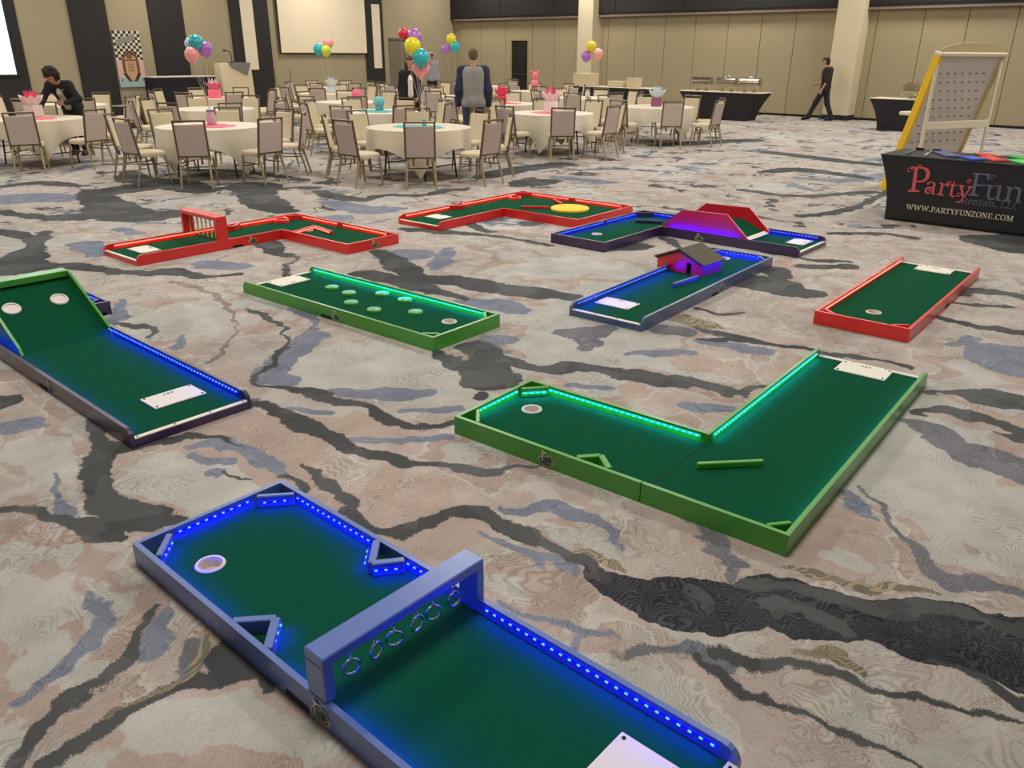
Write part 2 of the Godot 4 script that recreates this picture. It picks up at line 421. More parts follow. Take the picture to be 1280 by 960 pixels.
func glow(m: StandardMaterial3D, c: Color, e: float) -> StandardMaterial3D:
	m.emission_enabled = true
	m.emission = c
	m.emission_energy_multiplier = e
	return m

func part(called: String, mesh, m: Material, parent: Node = null) -> MeshInstance3D:
	var o := MeshInstance3D.new()
	o.name = called if parent else numbered(called)
	o.mesh = mesh.mesh() if mesh is MB else mesh
	o.material_override = m
	o.cast_shadow = GeometryInstance3D.SHADOW_CASTING_SETTING_ON
	(parent if parent else self).add_child(o, true)
	return o

func tag(o: Node, label: String, category: String, group := "") -> Node:
	o.set_meta("label", label)
	o.set_meta("category", category)
	if group:
		o.set_meta("group", group)
	return o

func thing(called: String, label: String, category: String, at := Vector3.ZERO, turn := 0.0, group := "") -> Node3D:
	var o := Node3D.new()
	o.name = numbered(called)
	add_child(o)
	o.position = at
	o.rotation.y = turn
	tag(o, label, category, group)
	return o

func structure(called: String, mesh, m: Material, parent: Node = null) -> MeshInstance3D:
	var o := part(called, mesh, m, parent)
	if parent == null:
		o.set_meta("kind", "structure")
	return o

func copy_of(o: Node3D, at: Vector3, turn: float, label: String, group := "") -> Node3D:
	var c: Node3D = o.duplicate()
	c.name = numbered(String(o.name))
	add_child(c)
	c.position = at
	c.rotation.y = turn
	c.set_meta("label", label)
	if group:
		c.set_meta("group", group)
	return c

func words(txt: String, size: float, m: Material, parent: Node, called: String, at: Vector3, t := Basis.IDENTITY, font := "Droid Serif", bold := false, italic := false, depth := 0.003) -> MeshInstance3D:
	var f := SystemFont.new()
	f.font_names = PackedStringArray([font])
	f.font_weight = 700 if bold else 400
	f.font_italic = italic
	var tm := TextMesh.new()
	tm.text = txt
	tm.font = f
	tm.font_size = 64
	tm.pixel_size = size / 64.0
	tm.depth = depth
	tm.curve_step = 1.0
	var o := part(called, tm, m, parent)
	o.transform = Transform3D(t, at)
	return o

# ---------------------------------------------------------------- carpet
const CLASS_OF := {"L": 5, "B": 2, "C": 8, "D": 1, "K": 7, "O": 4, "P": 6}

func carpet_noise(freq: float, step: float, sd: int, oct: int, warp: float, off: Vector2) -> FastNoiseLite:
	var f := FastNoiseLite.new()
	f.noise_type = FastNoiseLite.TYPE_SIMPLEX_SMOOTH
	f.seed = sd
	f.frequency = freq * step
	f.fractal_type = FastNoiseLite.FRACTAL_FBM if oct > 1 else FastNoiseLite.FRACTAL_NONE
	f.fractal_octaves = oct
	f.offset = Vector3(off.x, off.y, 0)
	if warp > 0.0:
		f.domain_warp_enabled = true
		f.domain_warp_amplitude = warp / step
		f.domain_warp_frequency = freq * 1.3 * step
		f.domain_warp_fractal_type = FastNoiseLite.DOMAIN_WARP_FRACTAL_PROGRESSIVE
		f.domain_warp_fractal_octaves = 2
	return f

func carpet_image(x0: float, z0: float, size: float, N: int, lines: bool) -> Image:
	var step := size / N
	var off := Vector2(x0 / step, z0 / step)
	var b1 := carpet_noise(0.42, step, 11, 3, 0.7, off).get_image(N, N, false, false, false).get_data()
	var b2 := carpet_noise(1.5, step, 12, 3, 0.25, off).get_image(N, N, false, false, false).get_data()
	var b3 := carpet_noise(0.36, step, 13, 2, 1.1, off).get_image(N, N, false, false, false).get_data()
	var b4 := carpet_noise(0.5, step, 19, 2, 0.8, off).get_image(N, N, false, false, false).get_data()
	var w1 := carpet_noise(3.2, step, 14, 4, 0.0, off).get_image(N, N, false, false, false).get_data()
	var w2 := carpet_noise(3.2, step, 15, 4, 0.0, off).get_image(N, N, false, false, false).get_data()
	var cn := carpet_noise(1.15, step, 16, 2, 0.3, off)
	var cls := PackedByteArray()
	cls.resize(N * N)
	var rnd := PackedInt32Array()
	var g := RandomNumberGenerator.new()
	g.seed = 5
	for i in 4099:
		rnd.append(g.randi_range(-9, 9))
	var jit := 0.0006 if lines else 0.0
	# traced veins and patches of the pattern, plus a frame shadow painted charcoal
	var pool := PackedVector2Array()
	for i in range(0, CARPET_POOL.size(), 2):
		pool.append(Vector2(CARPET_POOL[i], CARPET_POOL[i + 1]))
	for pass_ in 2:
		for st in CARPET_STROKES:
			var id: int = CLASS_OF[st[0]]
			if (id == 1 or id == 4 or id == 6) != (pass_ == 1):
				continue
			var pts: Array[Vector3] = []
			for i in range(1, st.size(), 3):
				pts.append(Vector3(st[i], st[i + 1], st[i + 2]))
			var path: Array[Vector3] = []
			for i in pts.size() - 1:
				var a: Vector3 = pts[maxi(i - 1, 0)]
				var b: Vector3 = pts[i]
				var c: Vector3 = pts[i + 1]
				var d: Vector3 = pts[mini(i + 2, pts.size() - 1)]
				for k in 4:
					path.append(b.cubic_interpolate(c, a, d, k / 4.0))
			path.append(pts[pts.size() - 1])
			if path.size() == 1:
				path.append(path[0] + Vector3(0.01, 0, 0))
			for i in path.size() - 1:
				var ax := path[i].x
				var az := path[i].y
				var aw := path[i].z * 0.5
				var dx := path[i + 1].x - ax
				var dz := path[i + 1].y - az
				var dw := path[i + 1].z * 0.5 - aw
				var il := 1.0 / maxf(dx * dx + dz * dz, 1e-8)
				var rr := maxf(aw, aw + dw) + 0.07
				var px0 := maxi(int((minf(ax, ax + dx) - rr - x0) / step), 0)
				var px1 := mini(int((maxf(ax, ax + dx) + rr - x0) / step), N - 1)
				var pz0 := maxi(int((minf(az, az + dz) - rr - z0) / step), 0)
				var pz1 := mini(int((maxf(az, az + dz) + rr - z0) / step), N - 1)
				for pz in range(pz0, pz1 + 1):
					var row := pz * N
					var wz := z0 + pz * step - az
					for px in range(px0, px1 + 1):
						var at := row + px
						var ex := x0 + px * step - ax + (w1[at] - 128) * 0.00055 + rnd[(at * 3 + 7) % 4099] * jit
						var ez := wz + (w2[at] - 128) * 0.00055 + rnd[(at * 5) % 4099] * jit
						var t := clampf((ex * dx + ez * dz) * il, 0.0, 1.0)
						var r := aw + dw * t
						ex -= dx * t
						ez -= dz * t
						if ex * ex + ez * ez < r * r:
							cls[at] = id
		if pass_ == 0:
			var lo := pool[0]
			var hi := pool[0]
			for p in pool:
				lo = lo.min(p)
				hi = hi.max(p)
			for pz in range(maxi(int((lo.y - z0) / step), 0), mini(int((hi.y - z0) / step), N - 1)):
				for px in range(maxi(int((lo.x - x0) / step), 0), mini(int((hi.x - x0) / step), N - 1)):
					var at := pz * N + px
					if Geometry2D.is_point_in_polygon(Vector2(x0 + px * step + (w1[at] - 128) * 0.0005, z0 + pz * step + (w2[at] - 128) * 0.0005), pool):
						cls[at] = 3
	# colours: 0 rose, 1 charcoal, 2 slate blue, 3 ink, 4 olive, 5 pale grey, 6 sand, 7 brown vein, 8 lined slate, 9 cream, 10 tan
	var R := PackedInt32Array([173, 76, 126, 72, 115, 178, 175, 139, 104, 184, 169])
	var G := PackedInt32Array([161, 77, 131, 73, 108, 176, 169, 127, 106, 180, 153])
	var B := PackedInt32Array([153, 78, 144, 77, 94, 170, 161, 118, 113, 171, 143])
	var out := PackedByteArray()
	out.resize(N * N * 3)
	var far_from := 9.2
	for pz in N:
		var z := z0 + pz * step
		for px in N:
			var at := pz * N + px
			var c := cls[at]
			var base := 0
			var v := b1[at] + (b2[at] - 128) * 0.35 + rnd[(at * 11 + 3) % 4099] * 0.22
			if v < 98:
				base = 6
			elif v < 120:
				base = 0
			elif v < 127:
				base = 9
			elif v < 143:
				base = 6
			elif v < 158:
				base = 10
			else:
				base = 5
			var depth := -0.6615 * (x0 + px * step) - 0.7499 * z
			if depth < 5.0 and base == 6 and b4[at] > 116:
				base = 10
			if (absf(v - 127.0) < 0.55 and b4[at] > 112) or (absf(v - 98.0) < 0.5 and b4[at] < 126):
				base = 7
			if c == 6:
				c = 0
				base = 0
			elif c == 0:
				if depth > far_from or absf(0.7475 * (x0 + px * step) - 0.6642 * z) > 0.6 * depth + 0.55:
					var q := absi(b3[at] - 128)
					var wide := (b2[at] - 106) * 0.10
					if q < wide:
						c = 1
					elif q < wide + 4 and b1[at] > 146:
						c = 2
					elif absi(b4[at] - 140) < (b2[at] - 122) * 0.11:
						c = 1
					elif absi(b1[at] - 134) < 2 and b2[at] > 112:
						c = 7
					elif b4[at] > 186 and b2[at] > 122:
						c = 2
			if c == 0:
				c = base
			var r := R[c]
			var gg := G[c]
			var bb := B[c]
			if lines and (c == 3 or c == 8 or c == 4 or c == 2 or c != 1):
				var f := cn.get_noise_2d(px, pz) * 25.0
				f -= floorf(f)
				if c == 3:
					f = f * 1.5 - floorf(f * 1.5)
					if f < 0.4:
						r -= 26; gg -= 25; bb -= 24
				elif c == 8:
					if f < 0.35:
						r += 22; gg += 18; bb += 14
				elif c == 4:
					if f < 0.38:
						r += 44; gg += 36; bb += 28
				elif c == 2:
					if f < 0.4:
						r -= 16; gg -= 15; bb -= 12
				elif f < 0.42:
					var k := clampi((b2[at] - 92) / 3, 3, 20)
					r -= k; gg -= k; bb -= k - 1
			var s := rnd[(at * 7 + (at >> 9) * 131) % 4099] + (w1[at] - 128) / 8 + (b4[at] - 128) / 10
			if c == 1:
				s = s / 2 + (10 if b2[at] > 138 else 0) + (9 if b1[at] > 128 else 0) - 3
			at *= 3
			out[at] = clampi(r + s, 0, 255)
			out[at + 1] = clampi(gg + s, 0, 255)
			out[at + 2] = clampi(bb + s, 0, 255)
	return Image.create_from_data(N, N, false, Image.FORMAT_RGB8, out)

func make_floor() -> void:
	var m := ArrayMesh.new()
	var zones := [[-6.0, -6.0, 6.0, 2048, true], [-13.0, -13.0, 14.0, 1792, true], [-27.0, -27.0, 36.0, 1600, false]]
	var outer := [Rect2(-6, -6, 6, 6), Rect2(-13, -13, 14, 14), Rect2(-26.8, -26.5, 33.9, 33.6)]
	var mats := []
	for i in 3:
		var zn: Array = zones[i]
		var mb := MB.new()
		var rects := [outer[0]]
		if i > 0:
			var o: Rect2 = outer[i]
			var k: Rect2 = outer[i - 1]
			rects = [Rect2(o.position.x, o.position.y, o.size.x, k.position.y - o.position.y), Rect2(o.position.x, k.end.y, o.size.x, o.end.y - k.end.y),
				Rect2(o.position.x, k.position.y, k.position.x - o.position.x, k.size.y), Rect2(k.end.x, k.position.y, o.end.x - k.end.x, k.size.y)]
		for r in rects:
			mb.face([Vector3(r.position.x, 0, r.position.y), Vector3(r.end.x, 0, r.position.y), Vector3(r.end.x, 0, r.end.y), Vector3(r.position.x, 0, r.end.y)], Vector3.UP)
		for p in mb.v:
			mb.uv.append(Vector2((p.x - zn[0]) / zn[2], (p.z - zn[1]) / zn[2]))
		if i == 2:   # thickness of the slab below
			mb.face([Vector3(-26.8, -0.2, -26.5), Vector3(7.1, -0.2, -26.5), Vector3(7.1, -0.2, 7.1), Vector3(-26.8, -0.2, 7.1)], Vector3.DOWN)
			while mb.uv.size() < mb.v.size():
				mb.uv.append(Vector2(0.5, 0.5))
		var arr := []
		arr.resize(Mesh.ARRAY_MAX)
		arr[Mesh.ARRAY_VERTEX] = mb.v
		arr[Mesh.ARRAY_NORMAL] = mb.n
		arr[Mesh.ARRAY_TEX_UV] = mb.uv
		m.add_surface_from_arrays(Mesh.PRIMITIVE_TRIANGLES, arr)
		var sm := mat(255, 255, 255, 0.95, 0.0, 0.2)
		sm.albedo_texture = ImageTexture.create_from_image(carpet_image(zn[0], zn[1], zn[2], zn[3], zn[4]))
		sm.texture_repeat = false
		m.surface_set_material(i, sm)
	var o := MeshInstance3D.new()
	o.name = "floor"
	o.mesh = m
	o.set_meta("kind", "structure")
	o.set_meta("label", "patterned carpet with rose, sand and slate veins like cut stone")
	add_child(o)

# ---------------------------------------------------------------- room shell
const X_L := -26.7
const Z_B := -26.35
const X_R := 7.0
const Z_F := 7.0
const H_C := 5.4

func make_room() -> void:
	var tan_wall := wall_mat(158, 146, 119)
	var panel := wall_mat(161, 149, 119)
	var dark := mat(30, 26, 25, 0.75)
	var header := mat(22, 17, 16, 0.7)
	var trim := mat(120, 104, 88, 0.5)
	var mb := MB.new()
	mb.span(Vector3(X_L - 0.2, 0, Z_B - 0.2), Vector3(X_L, H_C, Z_F + 0.2))
	structure("wall_left", mb, tan_wall)
	mb = MB.new()
	mb.span(Vector3(X_L, 0, Z_B - 0.2), Vector3(X_R, H_C, Z_B))
	structure("wall_back", mb, panel)
	mb = MB.new()
	mb.span(Vector3(X_R, 0, Z_B - 0.2), Vector3(X_R + 0.2, H_C, Z_F + 0.2))
	structure("wall_right", mb, tan_wall)
	mb = MB.new()
	mb.span(Vector3(X_L, 0, Z_F), Vector3(X_R, H_C, Z_F + 0.2))
	structure("wall_front", mb, tan_wall)
	mb = MB.new()
	mb.span(Vector3(X_L - 0.2, H_C, Z_B - 0.2), Vector3(X_R + 0.2, H_C + 0.2, Z_F + 0.2))
	structure("ceiling", mb, mat(168, 158, 140, 0.9))
	# folding wall: panels with dark joints, hung from a track below a dark header
	var bw := get_node("wall_back")
	var joints := [-26.31, -25.1, -23.72, -22.28, -21.16, -19.95, -18.62, -17.43, -16.21, -15.04, -13.81, -12.64, -11.5, -10.2, -9.04, -7.75, -6.6, -5.41, -4.2, -3.0, -1.8, -0.6, 0.6, 1.8, 3.0, 4.2, 5.4, 6.6]
	for i in joints.size() - 1:
		var x0: float = joints[i]
		var x1: float = joints[i + 1]
		if i == 2 or i == 5:      # the panel that holds the door is built below; column in front of joint 5
			if i == 2:
				continue
		mb = MB.new()
		var gap := 0.011 if i % 2 else 0.005
		mb.span(Vector3(x0 + gap, 0.07, Z_B - 0.01), Vector3(x1 - gap, 3.06, Z_B + 0.06), 0.004)
		part("folding_panel", mb, panel, bw)
	mb = MB.new()   # panel around the small door
	for r in [[-23.71, -23.42, 0.07, 3.06], [-22.48, -22.29, 0.07, 3.06], [-23.42, -22.48, 2.33, 3.06]]:
		mb.span(Vector3(r[0], r[2], Z_B - 0.01), Vector3(r[1], r[3], Z_B + 0.06))
	part("folding_panel", mb, panel, bw)
	mb = MB.new()
	mb.span(Vector3(X_L, 0.0, Z_B - 0.01), Vector3(X_R, 0.07, Z_B + 0.045))
	part("floor_seal", mb, mat(26, 22, 20, 0.8), bw)
	mb = MB.new()
	mb.span(Vector3(X_L, 3.12, Z_B - 0.01), Vector3(X_R, H_C, Z_B + 0.26))
	part("header", mb, header, bw)
	for i in 12:      # header boards
		mb = MB.new()
		mb.span(Vector3(-26.6 + 2.8 * i, 3.2, Z_B + 0.25), Vector3(-26.62 + 2.8 * (i + 1), H_C - 0.02, Z_B + 0.275), 0.005)
		part("header_panel", mb, header, bw)
	mb = MB.new()
	mb.span(Vector3(-26.5, 3.06, Z_B + 0.02), Vector3(X_R, 3.125, Z_B + 0.3), 0.01)
	structure("trim_1", mb, trim)
	# square columns
	for c in [[-19.62, -18.95], [-10.05, -9.28], [0.5, 1.2]]:
		mb = MB.new()
		mb.span(Vector3(c[0], 0.14, Z_B - 0.05), Vector3(c[1], H_C, Z_B + 0.62), 0.012)
		var k := structure("column", mb, wall_mat(208, 196, 166))
		mb = MB.new()
		mb.span(Vector3(c[0] - 0.012, 0.0, Z_B - 0.05), Vector3(c[1] + 0.012, 0.14, Z_B + 0.632), 0.008)
		part("plinth", mb, mat(30, 26, 26, 0.7), k)
		if c[0] < -5 and c[0] > -15:
			mb = MB.new()
			mb.span(Vector3(c[1], 0.36, Z_B + 0.3), Vector3(c[1] + 0.01, 0.48, Z_B + 0.38), 0.003)
			part("socket_plate", mb, mat(190, 176, 150, 0.5), k)
	# door in the folding wall
	mb = MB.new()
	mb.span(Vector3(-23.38, 0.02, Z_B + 0.0), Vector3(-22.52, 2.30, Z_B + 0.03), 0.004)
	var d := structure("door_1", mb, mat(30, 28, 28, 0.35))
	mb = MB.new()
	for r in [[-23.45, -23.38, 0.0, 2.37], [-22.52, -22.45, 0.0, 2.37], [-23.38, -22.52, 2.30, 2.37]]:
		mb.span(Vector3(r[0], r[2], Z_B - 0.01), Vector3(r[1], r[3], Z_B + 0.075))
	part("door_frame", mb, mat(156, 140, 108, 0.6), d)
	mb = MB.new()
	mb.span(Vector3(-23.32, 1.02, Z_B + 0.03), Vector3(-22.58, 1.06, Z_B + 0.075), 0.008)
	part("push_bar", mb, mat(90, 84, 78, 0.3, 0.8), d)
	# left wall: dark recess bands, screens, cream slot panels
	var trim_n := 2
	for b in [[-9.12, -3.2], [-11.63, -10.55], [-14.06, -12.92], [-17.2, -15.72], [-22.33, -21.42]]:
		mb = MB.new()
		mb.span(Vector3(X_L - 0.01, 0, b[0]), Vector3(X_L + 0.06, H_C, b[1]), 0.006)
		structure("trim_%d" % trim_n, mb, dark)
		trim_n += 1
	mb = MB.new()
	mb.span(Vector3(X_L, 0.0, Z_B), Vector3(X_L + 0.015, 0.11, Z_F), 0.004)
	structure("baseboard_left", mb, mat(30, 26, 24, 0.7))
	# double door near the corner
	mb = MB.new()
	mb.span(Vector3(X_L, 0.01, -23.95), Vector3(X_L + 0.02, 2.28, -22.6), 0.004)
	d = structure("door_2", mb, mat(112, 102, 84, 0.6))
	mb = MB.new()
	mb.span(Vector3(X_L, 0.0, -24.02), Vector3(X_L + 0.04, 2.36, -23.95), 0.004)
	mb.span(Vector3(X_L, 2.28, -23.95), Vector3(X_L + 0.04, 2.36, -22.6), 0.004)
	part("door_frame", mb, mat(86, 78, 64, 0.6), d)
	mb = MB.new()
	mb.span(Vector3(X_L + 0.018, 0.02, -23.29), Vector3(X_L + 0.028, 2.28, -23.25))
	part("meeting_stile", mb, mat(150, 140, 120, 0.4), d)
	mb = MB.new()
	mb.span(Vector3(X_L, 1.28, -10.23), Vector3(X_L + 0.012, 1.40, -10.15), 0.003)
	tag(part("wall_switch", mb, mat(170, 150, 110, 0.5)), "small wall switch plate above the stooping woman's shoulder", "switch")
	# framed cream marble slot panels
	var marble := wall_mat(222, 208, 184)
	for b in [[-16.60, -16.12, "tall cream marble slot panel beside the draped lectern"], [-22.17, -21.78, "tall cream marble slot panel between screen and double door"]]:
		var s := thing("slot_panel", b[2], "wall panel", Vector3(X_L + 0.06, 1.25, (b[0] + b[1]) / 2))
		s.set_meta("group", "cream slot panels on the dark bands")
		mb = MB.new()
		mb.span(Vector3(0, 0, (b[0] - b[1]) / 2), Vector3(0.02, 2.3, (b[1] - b[0]) / 2), 0.003)
		part("marble_face", mb, marble, s)
		mb = MB.new()
		mb.span(Vector3(0.019, 0.92, (b[0] - b[1]) / 2), Vector3(0.021, 0.925, (b[1] - b[0]) / 2))
		part("joint", mb, mat(170, 156, 130, 0.6), s)
	# projection screens
	var s1 := thing("projection_screen", "large blank cream projection screen with a dark border", "screen", Vector3(X_L + 0.07, 1.76, -19.5))
	mb = MB.new()
	mb.span(Vector3(0, 0.045, -1.93), Vector3(0.02, 3.2, 1.93))
	part("fabric", mb, wall_mat(226, 212, 184), s1)
	mb = MB.new()
	mb.span(Vector3(-0.005, 0, -2.0), Vector3(0.03, 0.045, 2.0), 0.004)
	mb.span(Vector3(-0.005, 0, -2.0), Vector3(0.024, 3.2, -1.93), 0.004)
	mb.span(Vector3(-0.005, 0, 1.93), Vector3(0.024, 3.2, 2.0), 0.004)
	part("border", mb, mat(24, 22, 22, 0.7), s1)
	mb = MB.new()
	mb.box(Vector3(0.05, 3.27, 0), Vector3(0.13, 0.14, 4.1), 0.02)
	part("housing", mb, mat(36, 32, 30, 0.6), s1)
	var s2 := thing("projection_screen", "bright white lit projection screen at the far left edge", "screen", Vector3(X_L + 0.07, 1.2, -6.85))
	mb = MB.new()
	mb.span(Vector3(0, 0, -1.95), Vector3(0.02, 3.2, 1.95))
	part("lit_screen_fabric", mb, glow(mat(225, 235, 245, 0.7), Color(0.84, 0.93, 1.0), 0.75), s2)
	mb = MB.new()
	mb.span(Vector3(-0.005, -0.05, -2.03), Vector3(0.03, 0.0, 2.03), 0.004)
	mb.span(Vector3(-0.005, 0.0, -2.03), Vector3(0.024, 3.2, -1.95), 0.004)
	mb.span(Vector3(-0.005, 0.0, 1.95), Vector3(0.024, 3.2, 2.03), 0.004)
	part("border", mb, mat(24, 22, 22, 0.7), s2)
	var sl := AreaLight3D.new()
	sl.name = "screen_light"
	sl.area_size = Vector2(3.8, 3.1)
	sl.light_color = Color(0.84, 0.93, 1.0)
	sl.light_energy = 2.0
	sl.shadow_enabled = true
	sl.set("area_range", 60.0)
	sl.set("area_attenuation", 2.0)
	sl.transform = Transform3D(Basis(Vector3.UP, -PI / 2), Vector3(0.03, 1.6, 0))
	s2.add_child(sl)
	make_banner()

func wall_mat(r: float, g: float, b: float) -> StandardMaterial3D:
	var m := mat(255, 255, 255, 0.85, 0.0, 0.3)
	var im := Image.create(128, 128, false, Image.FORMAT_RGB8)
	var n := FastNoiseLite.new()
	n.seed = int(r + g * 3 + b * 7)
	n.frequency = 0.06
	var rg := RandomNumberGenerator.new()
	rg.seed = int(r * 5 + g)
	for y in 128:
		for x in 128:
			var k := 1.0 + 0.02 * n.get_noise_2d(x, y * 0.4) + rg.randf_range(-0.012, 0.012)
			im.set_pixel(x, y, Color(r / 255.0 * k, g / 255.0 * k, b / 255.0 * k))
	m.albedo_texture = ImageTexture.create_from_image(im)
	m.uv1_triplanar = true
	m.uv1_scale = Vector3(1.3, 1.3, 1.3)
	return m

func make_banner() -> void:
	# retro diner poster: checks above, a music-box arch on pink, blue strip below
	var im := Image.create(170, 330, false, Image.FORMAT_RGB8)
	im.fill(Color8(206, 196, 176))
	for j in 10:
		for i in 10:
			if (i + j) % 2 == 0:
				im.fill_rect(Rect2i(i * 17, j * 17, 17, 17), Color8(26, 24, 24))
	im.fill_rect(Rect2i(0, 168, 170, 102), Color8(206, 164, 148))
	im.fill_rect(Rect2i(0, 270, 170, 60), Color8(150, 172, 166))
	for y in range(20, 92):        # slanted grey sign
		for x in range(14, 140):
			if absf(y - 74 + x * 0.30) < 17.0:
				im.set_pixel(x, y, Color8(128, 126, 116))
	for y in range(112, 292):      # arched music box
		for x in range(34, 140):
			var dx := (x - 87) / 50.0
			var ok := y >= 165 or dx * dx + pow((165 - y) / 52.0, 2) < 1.0
			if y > 235:
				ok = absf(dx) < 1.0 - (y - 235) / 75.0
			if ok:
				var e := absf(dx)
				var inner := e < 0.72 and (y >= 165 or dx * dx + pow((165 - y) / 38.0, 2) < 0.52)
				im.set_pixel(x, y, Color8(188, 148, 104) if inner else Color8(96, 66, 44))
	im.fill_rect(Rect2i(66, 140, 36, 22), Color8(120, 62, 46))
	im.fill_rect(Rect2i(50, 166, 74, 8), Color8(90, 72, 56))
	im.fill_rect(Rect2i(68, 186, 36, 50), Color8(140, 88, 70))
	for k in 5:
		im.fill_rect(Rect2i(70, 190 + k * 9, 32, 3), Color8(206, 176, 140))
	for y in range(244, 296):
		for x in range(30, 142):
			if absf(absf(x - 87) - (48 - (y - 244) * 0.62)) < 11.0:
				im.set_pixel(x, y, Color8(58, 22, 26))
	for k in 4:
		im.fill_rect(Rect2i(14 + 44 * k, 282, 10, 10), Color8(60, 84, 84))
	var s := thing("diner_banner", "checkered retro music-box poster between two dark wall bands", "poster", Vector3(X_L + 0.021, 0.78, -12.1))
	var m := mat(255, 255, 255, 0.7)
	m.albedo_texture = ImageTexture.create_from_image(im)
	var mb := MB.new()
	mb.quad(Vector3(0.03, 0, 0.42), Vector3(0.03, 0, -0.42), Vector3(0.03, 1.62, -0.42), Vector3(0.03, 1.62, 0.42))
	mb.uv = PackedVector2Array([Vector2(0, 1), Vector2(1, 0), Vector2(1, 1), Vector2(0, 1), Vector2(0, 0), Vector2(1, 0)])
	part("printed_face", mb, m, s)
	mb = MB.new()
	mb.span(Vector3(0.0, 0, -0.42), Vector3(0.029, 1.62, 0.42))
	part("backing_board", mb, mat(200, 190, 170, 0.8), s)

func ceiling_lights() -> void:
	var spots := []
	for i in 6:
		for j in 6:
			spots.append(Vector3(-24.6 + 5.7 * i, H_C, -24.6 + 5.7 * j))
	var k := 0
	for p in spots:
		k += 1
		var t := thing("ceiling_light", "square recessed ceiling light panel out of view above the tables", "ceiling light", p, 0.0, "recessed ceiling light panels")
		var mb := MB.new()
		for q in [[-0.66, -0.66, 0.66, -0.6], [-0.66, 0.6, 0.66, 0.66], [-0.66, -0.6, -0.6, 0.6], [0.6, -0.6, 0.66, 0.6]]:
			mb.span(Vector3(q[0], -0.03, q[1]), Vector3(q[2], 0.0, q[3]), 0.004)
		part("frame", mb, mat(220, 215, 205, 0.5), t)
		mb = MB.new()
		mb.span(Vector3(-0.6, -0.02, -0.6), Vector3(0.6, -0.005, 0.6))
		part("light_diffuser", mb, glow(mat(240, 230, 210, 0.6), Color(1.0, 0.9, 0.72), 1.5), t)
		var a := AreaLight3D.new()
		a.name = "panel_light"
		a.area_size = Vector2(1.18, 1.18)
		a.light_color = LAMP_COLOR
		a.light_energy = LAMP_ENERGY * (0.1 if p.z > 0.0 or (p.x > 0.0 and p.z > -8.0) else (0.75 if p.x > 0.0 else 1.12))   # the bank behind the golf holes is dimmed
		a.shadow_enabled = true
		a.set("area_range", 60.0)
		a.set("area_attenuation", 2.0)
		a.transform = Transform3D(Basis(Vector3.RIGHT, -PI / 2), Vector3(0, -0.035, 0))
		t.add_child(a)

# ---------------------------------------------------------------- mini golf
const RAIL_TOP := 0.10
const TURF_TOP := 0.045
const RAIL_W := 0.021
var turf_mat: StandardMaterial3D
var white_mat: StandardMaterial3D
var screw_mat: StandardMaterial3D
var lit := {}          # strip colours: glowing chip material, tape material, light colour, energy per metre
var chip_mesh: ArrayMesh

func golf_setup() -> void:
	turf_mat = mat(255, 255, 255, 0.95, 0.0, 0.15)
	var im := Image.create(256, 256, false, Image.FORMAT_RGB8)
	var g := RandomNumberGenerator.new()
	g.seed = 21
	for y in 256:
		for x in 256:
			var rib := 1.0 + 0.20 * sin(TAU * y / 8.0)
			var k := rib * g.randf_range(0.72, 1.25)
			im.set_pixel(x, y, Color(0.052 * k, 0.295 * k, 0.195 * k))
	turf_mat.albedo_texture = ImageTexture.create_from_image(im)
	turf_mat.uv1_triplanar = true
	turf_mat.uv1_scale = Vector3(4.5, 4.5, 4.5)
	white_mat = mat(226, 220, 206, 0.5)
	screw_mat = mat(30, 28, 28, 0.4, 0.6)
	lit["blue"] = [glow(mat(40, 60, 200, 0.4), Color(0.30, 0.58, 1.0), 2.6), glow(mat(30, 40, 160, 0.5), Color(0.0, 0.02, 1.0), 0.7), Color(0.0, 0.02, 1.0), 0.27]
	lit["teal"] = [glow(mat(40, 200, 180, 0.4), Color(0.35, 1.0, 0.92), 1.3), glow(mat(40, 160, 140, 0.5), Color(0.0, 0.93, 0.90), 0.7), Color(0.0, 0.80, 1.0), 0.085]
	lit["red"] = [glow(mat(220, 120, 100, 0.4), Color(1.0, 0.78, 0.70), 1.3), glow(mat(230, 130, 110, 0.5), Color(1.0, 0.50, 0.40), 0.85), Color(1.0, 0.42, 0.30), 0.035]
	var c := MB.new()
	c.box(Vector3.ZERO, Vector3(0.011, 0.006, 0.004), 0.001)
	chip_mesh = c.mesh()

func paint(r: float, g: float, b: float) -> StandardMaterial3D:
	var m := mat(r, g, b, 0.42)
	m.clearcoat_enabled = true
	m.clearcoat = 0.7
	m.clearcoat_roughness = 0.28
	return m

func golf_hole(called: String, label: String, at: Vector3, along: Vector2) -> Node3D:
	var h := thing(called, label, "golf hole", at, atan2(-along.y, along.x), "mini golf holes set out on the carpet")
	return h

func rail(h: Node3D, p: Vector2, q: Vector2, inn: Vector2, m: Material, soft_start := false, soft_end := false, top := RAIL_TOP) -> void:
	var d := (q - p)
	var L := d.length()
	d /= L
	var out := PackedVector2Array([Vector2(0, 0), Vector2(L, 0)])
	if soft_end:
		for i in 6:
			var a := PI / 2 * i / 5
			out.append(Vector2(L - 0.055 + 0.055 * cos(a), top - 0.055 + 0.055 * sin(a)))
	else:
		out.append(Vector2(L, top))
	if soft_start:
		for i in 6:
			var a := PI / 2 + PI / 2 * i / 5
			out.append(Vector2(0.055 + 0.055 * cos(a), top - 0.055 + 0.055 * sin(a)))
	else:
		out.append(Vector2(0, top))
	var mb := MB.new()
	mb.prism(out, Vector3(p.x, 0.0, p.y), Vector3(d.x, 0, d.y), Vector3.UP, Vector3(inn.x, 0, inn.y) * RAIL_W)
	part("rail", mb, m, h)

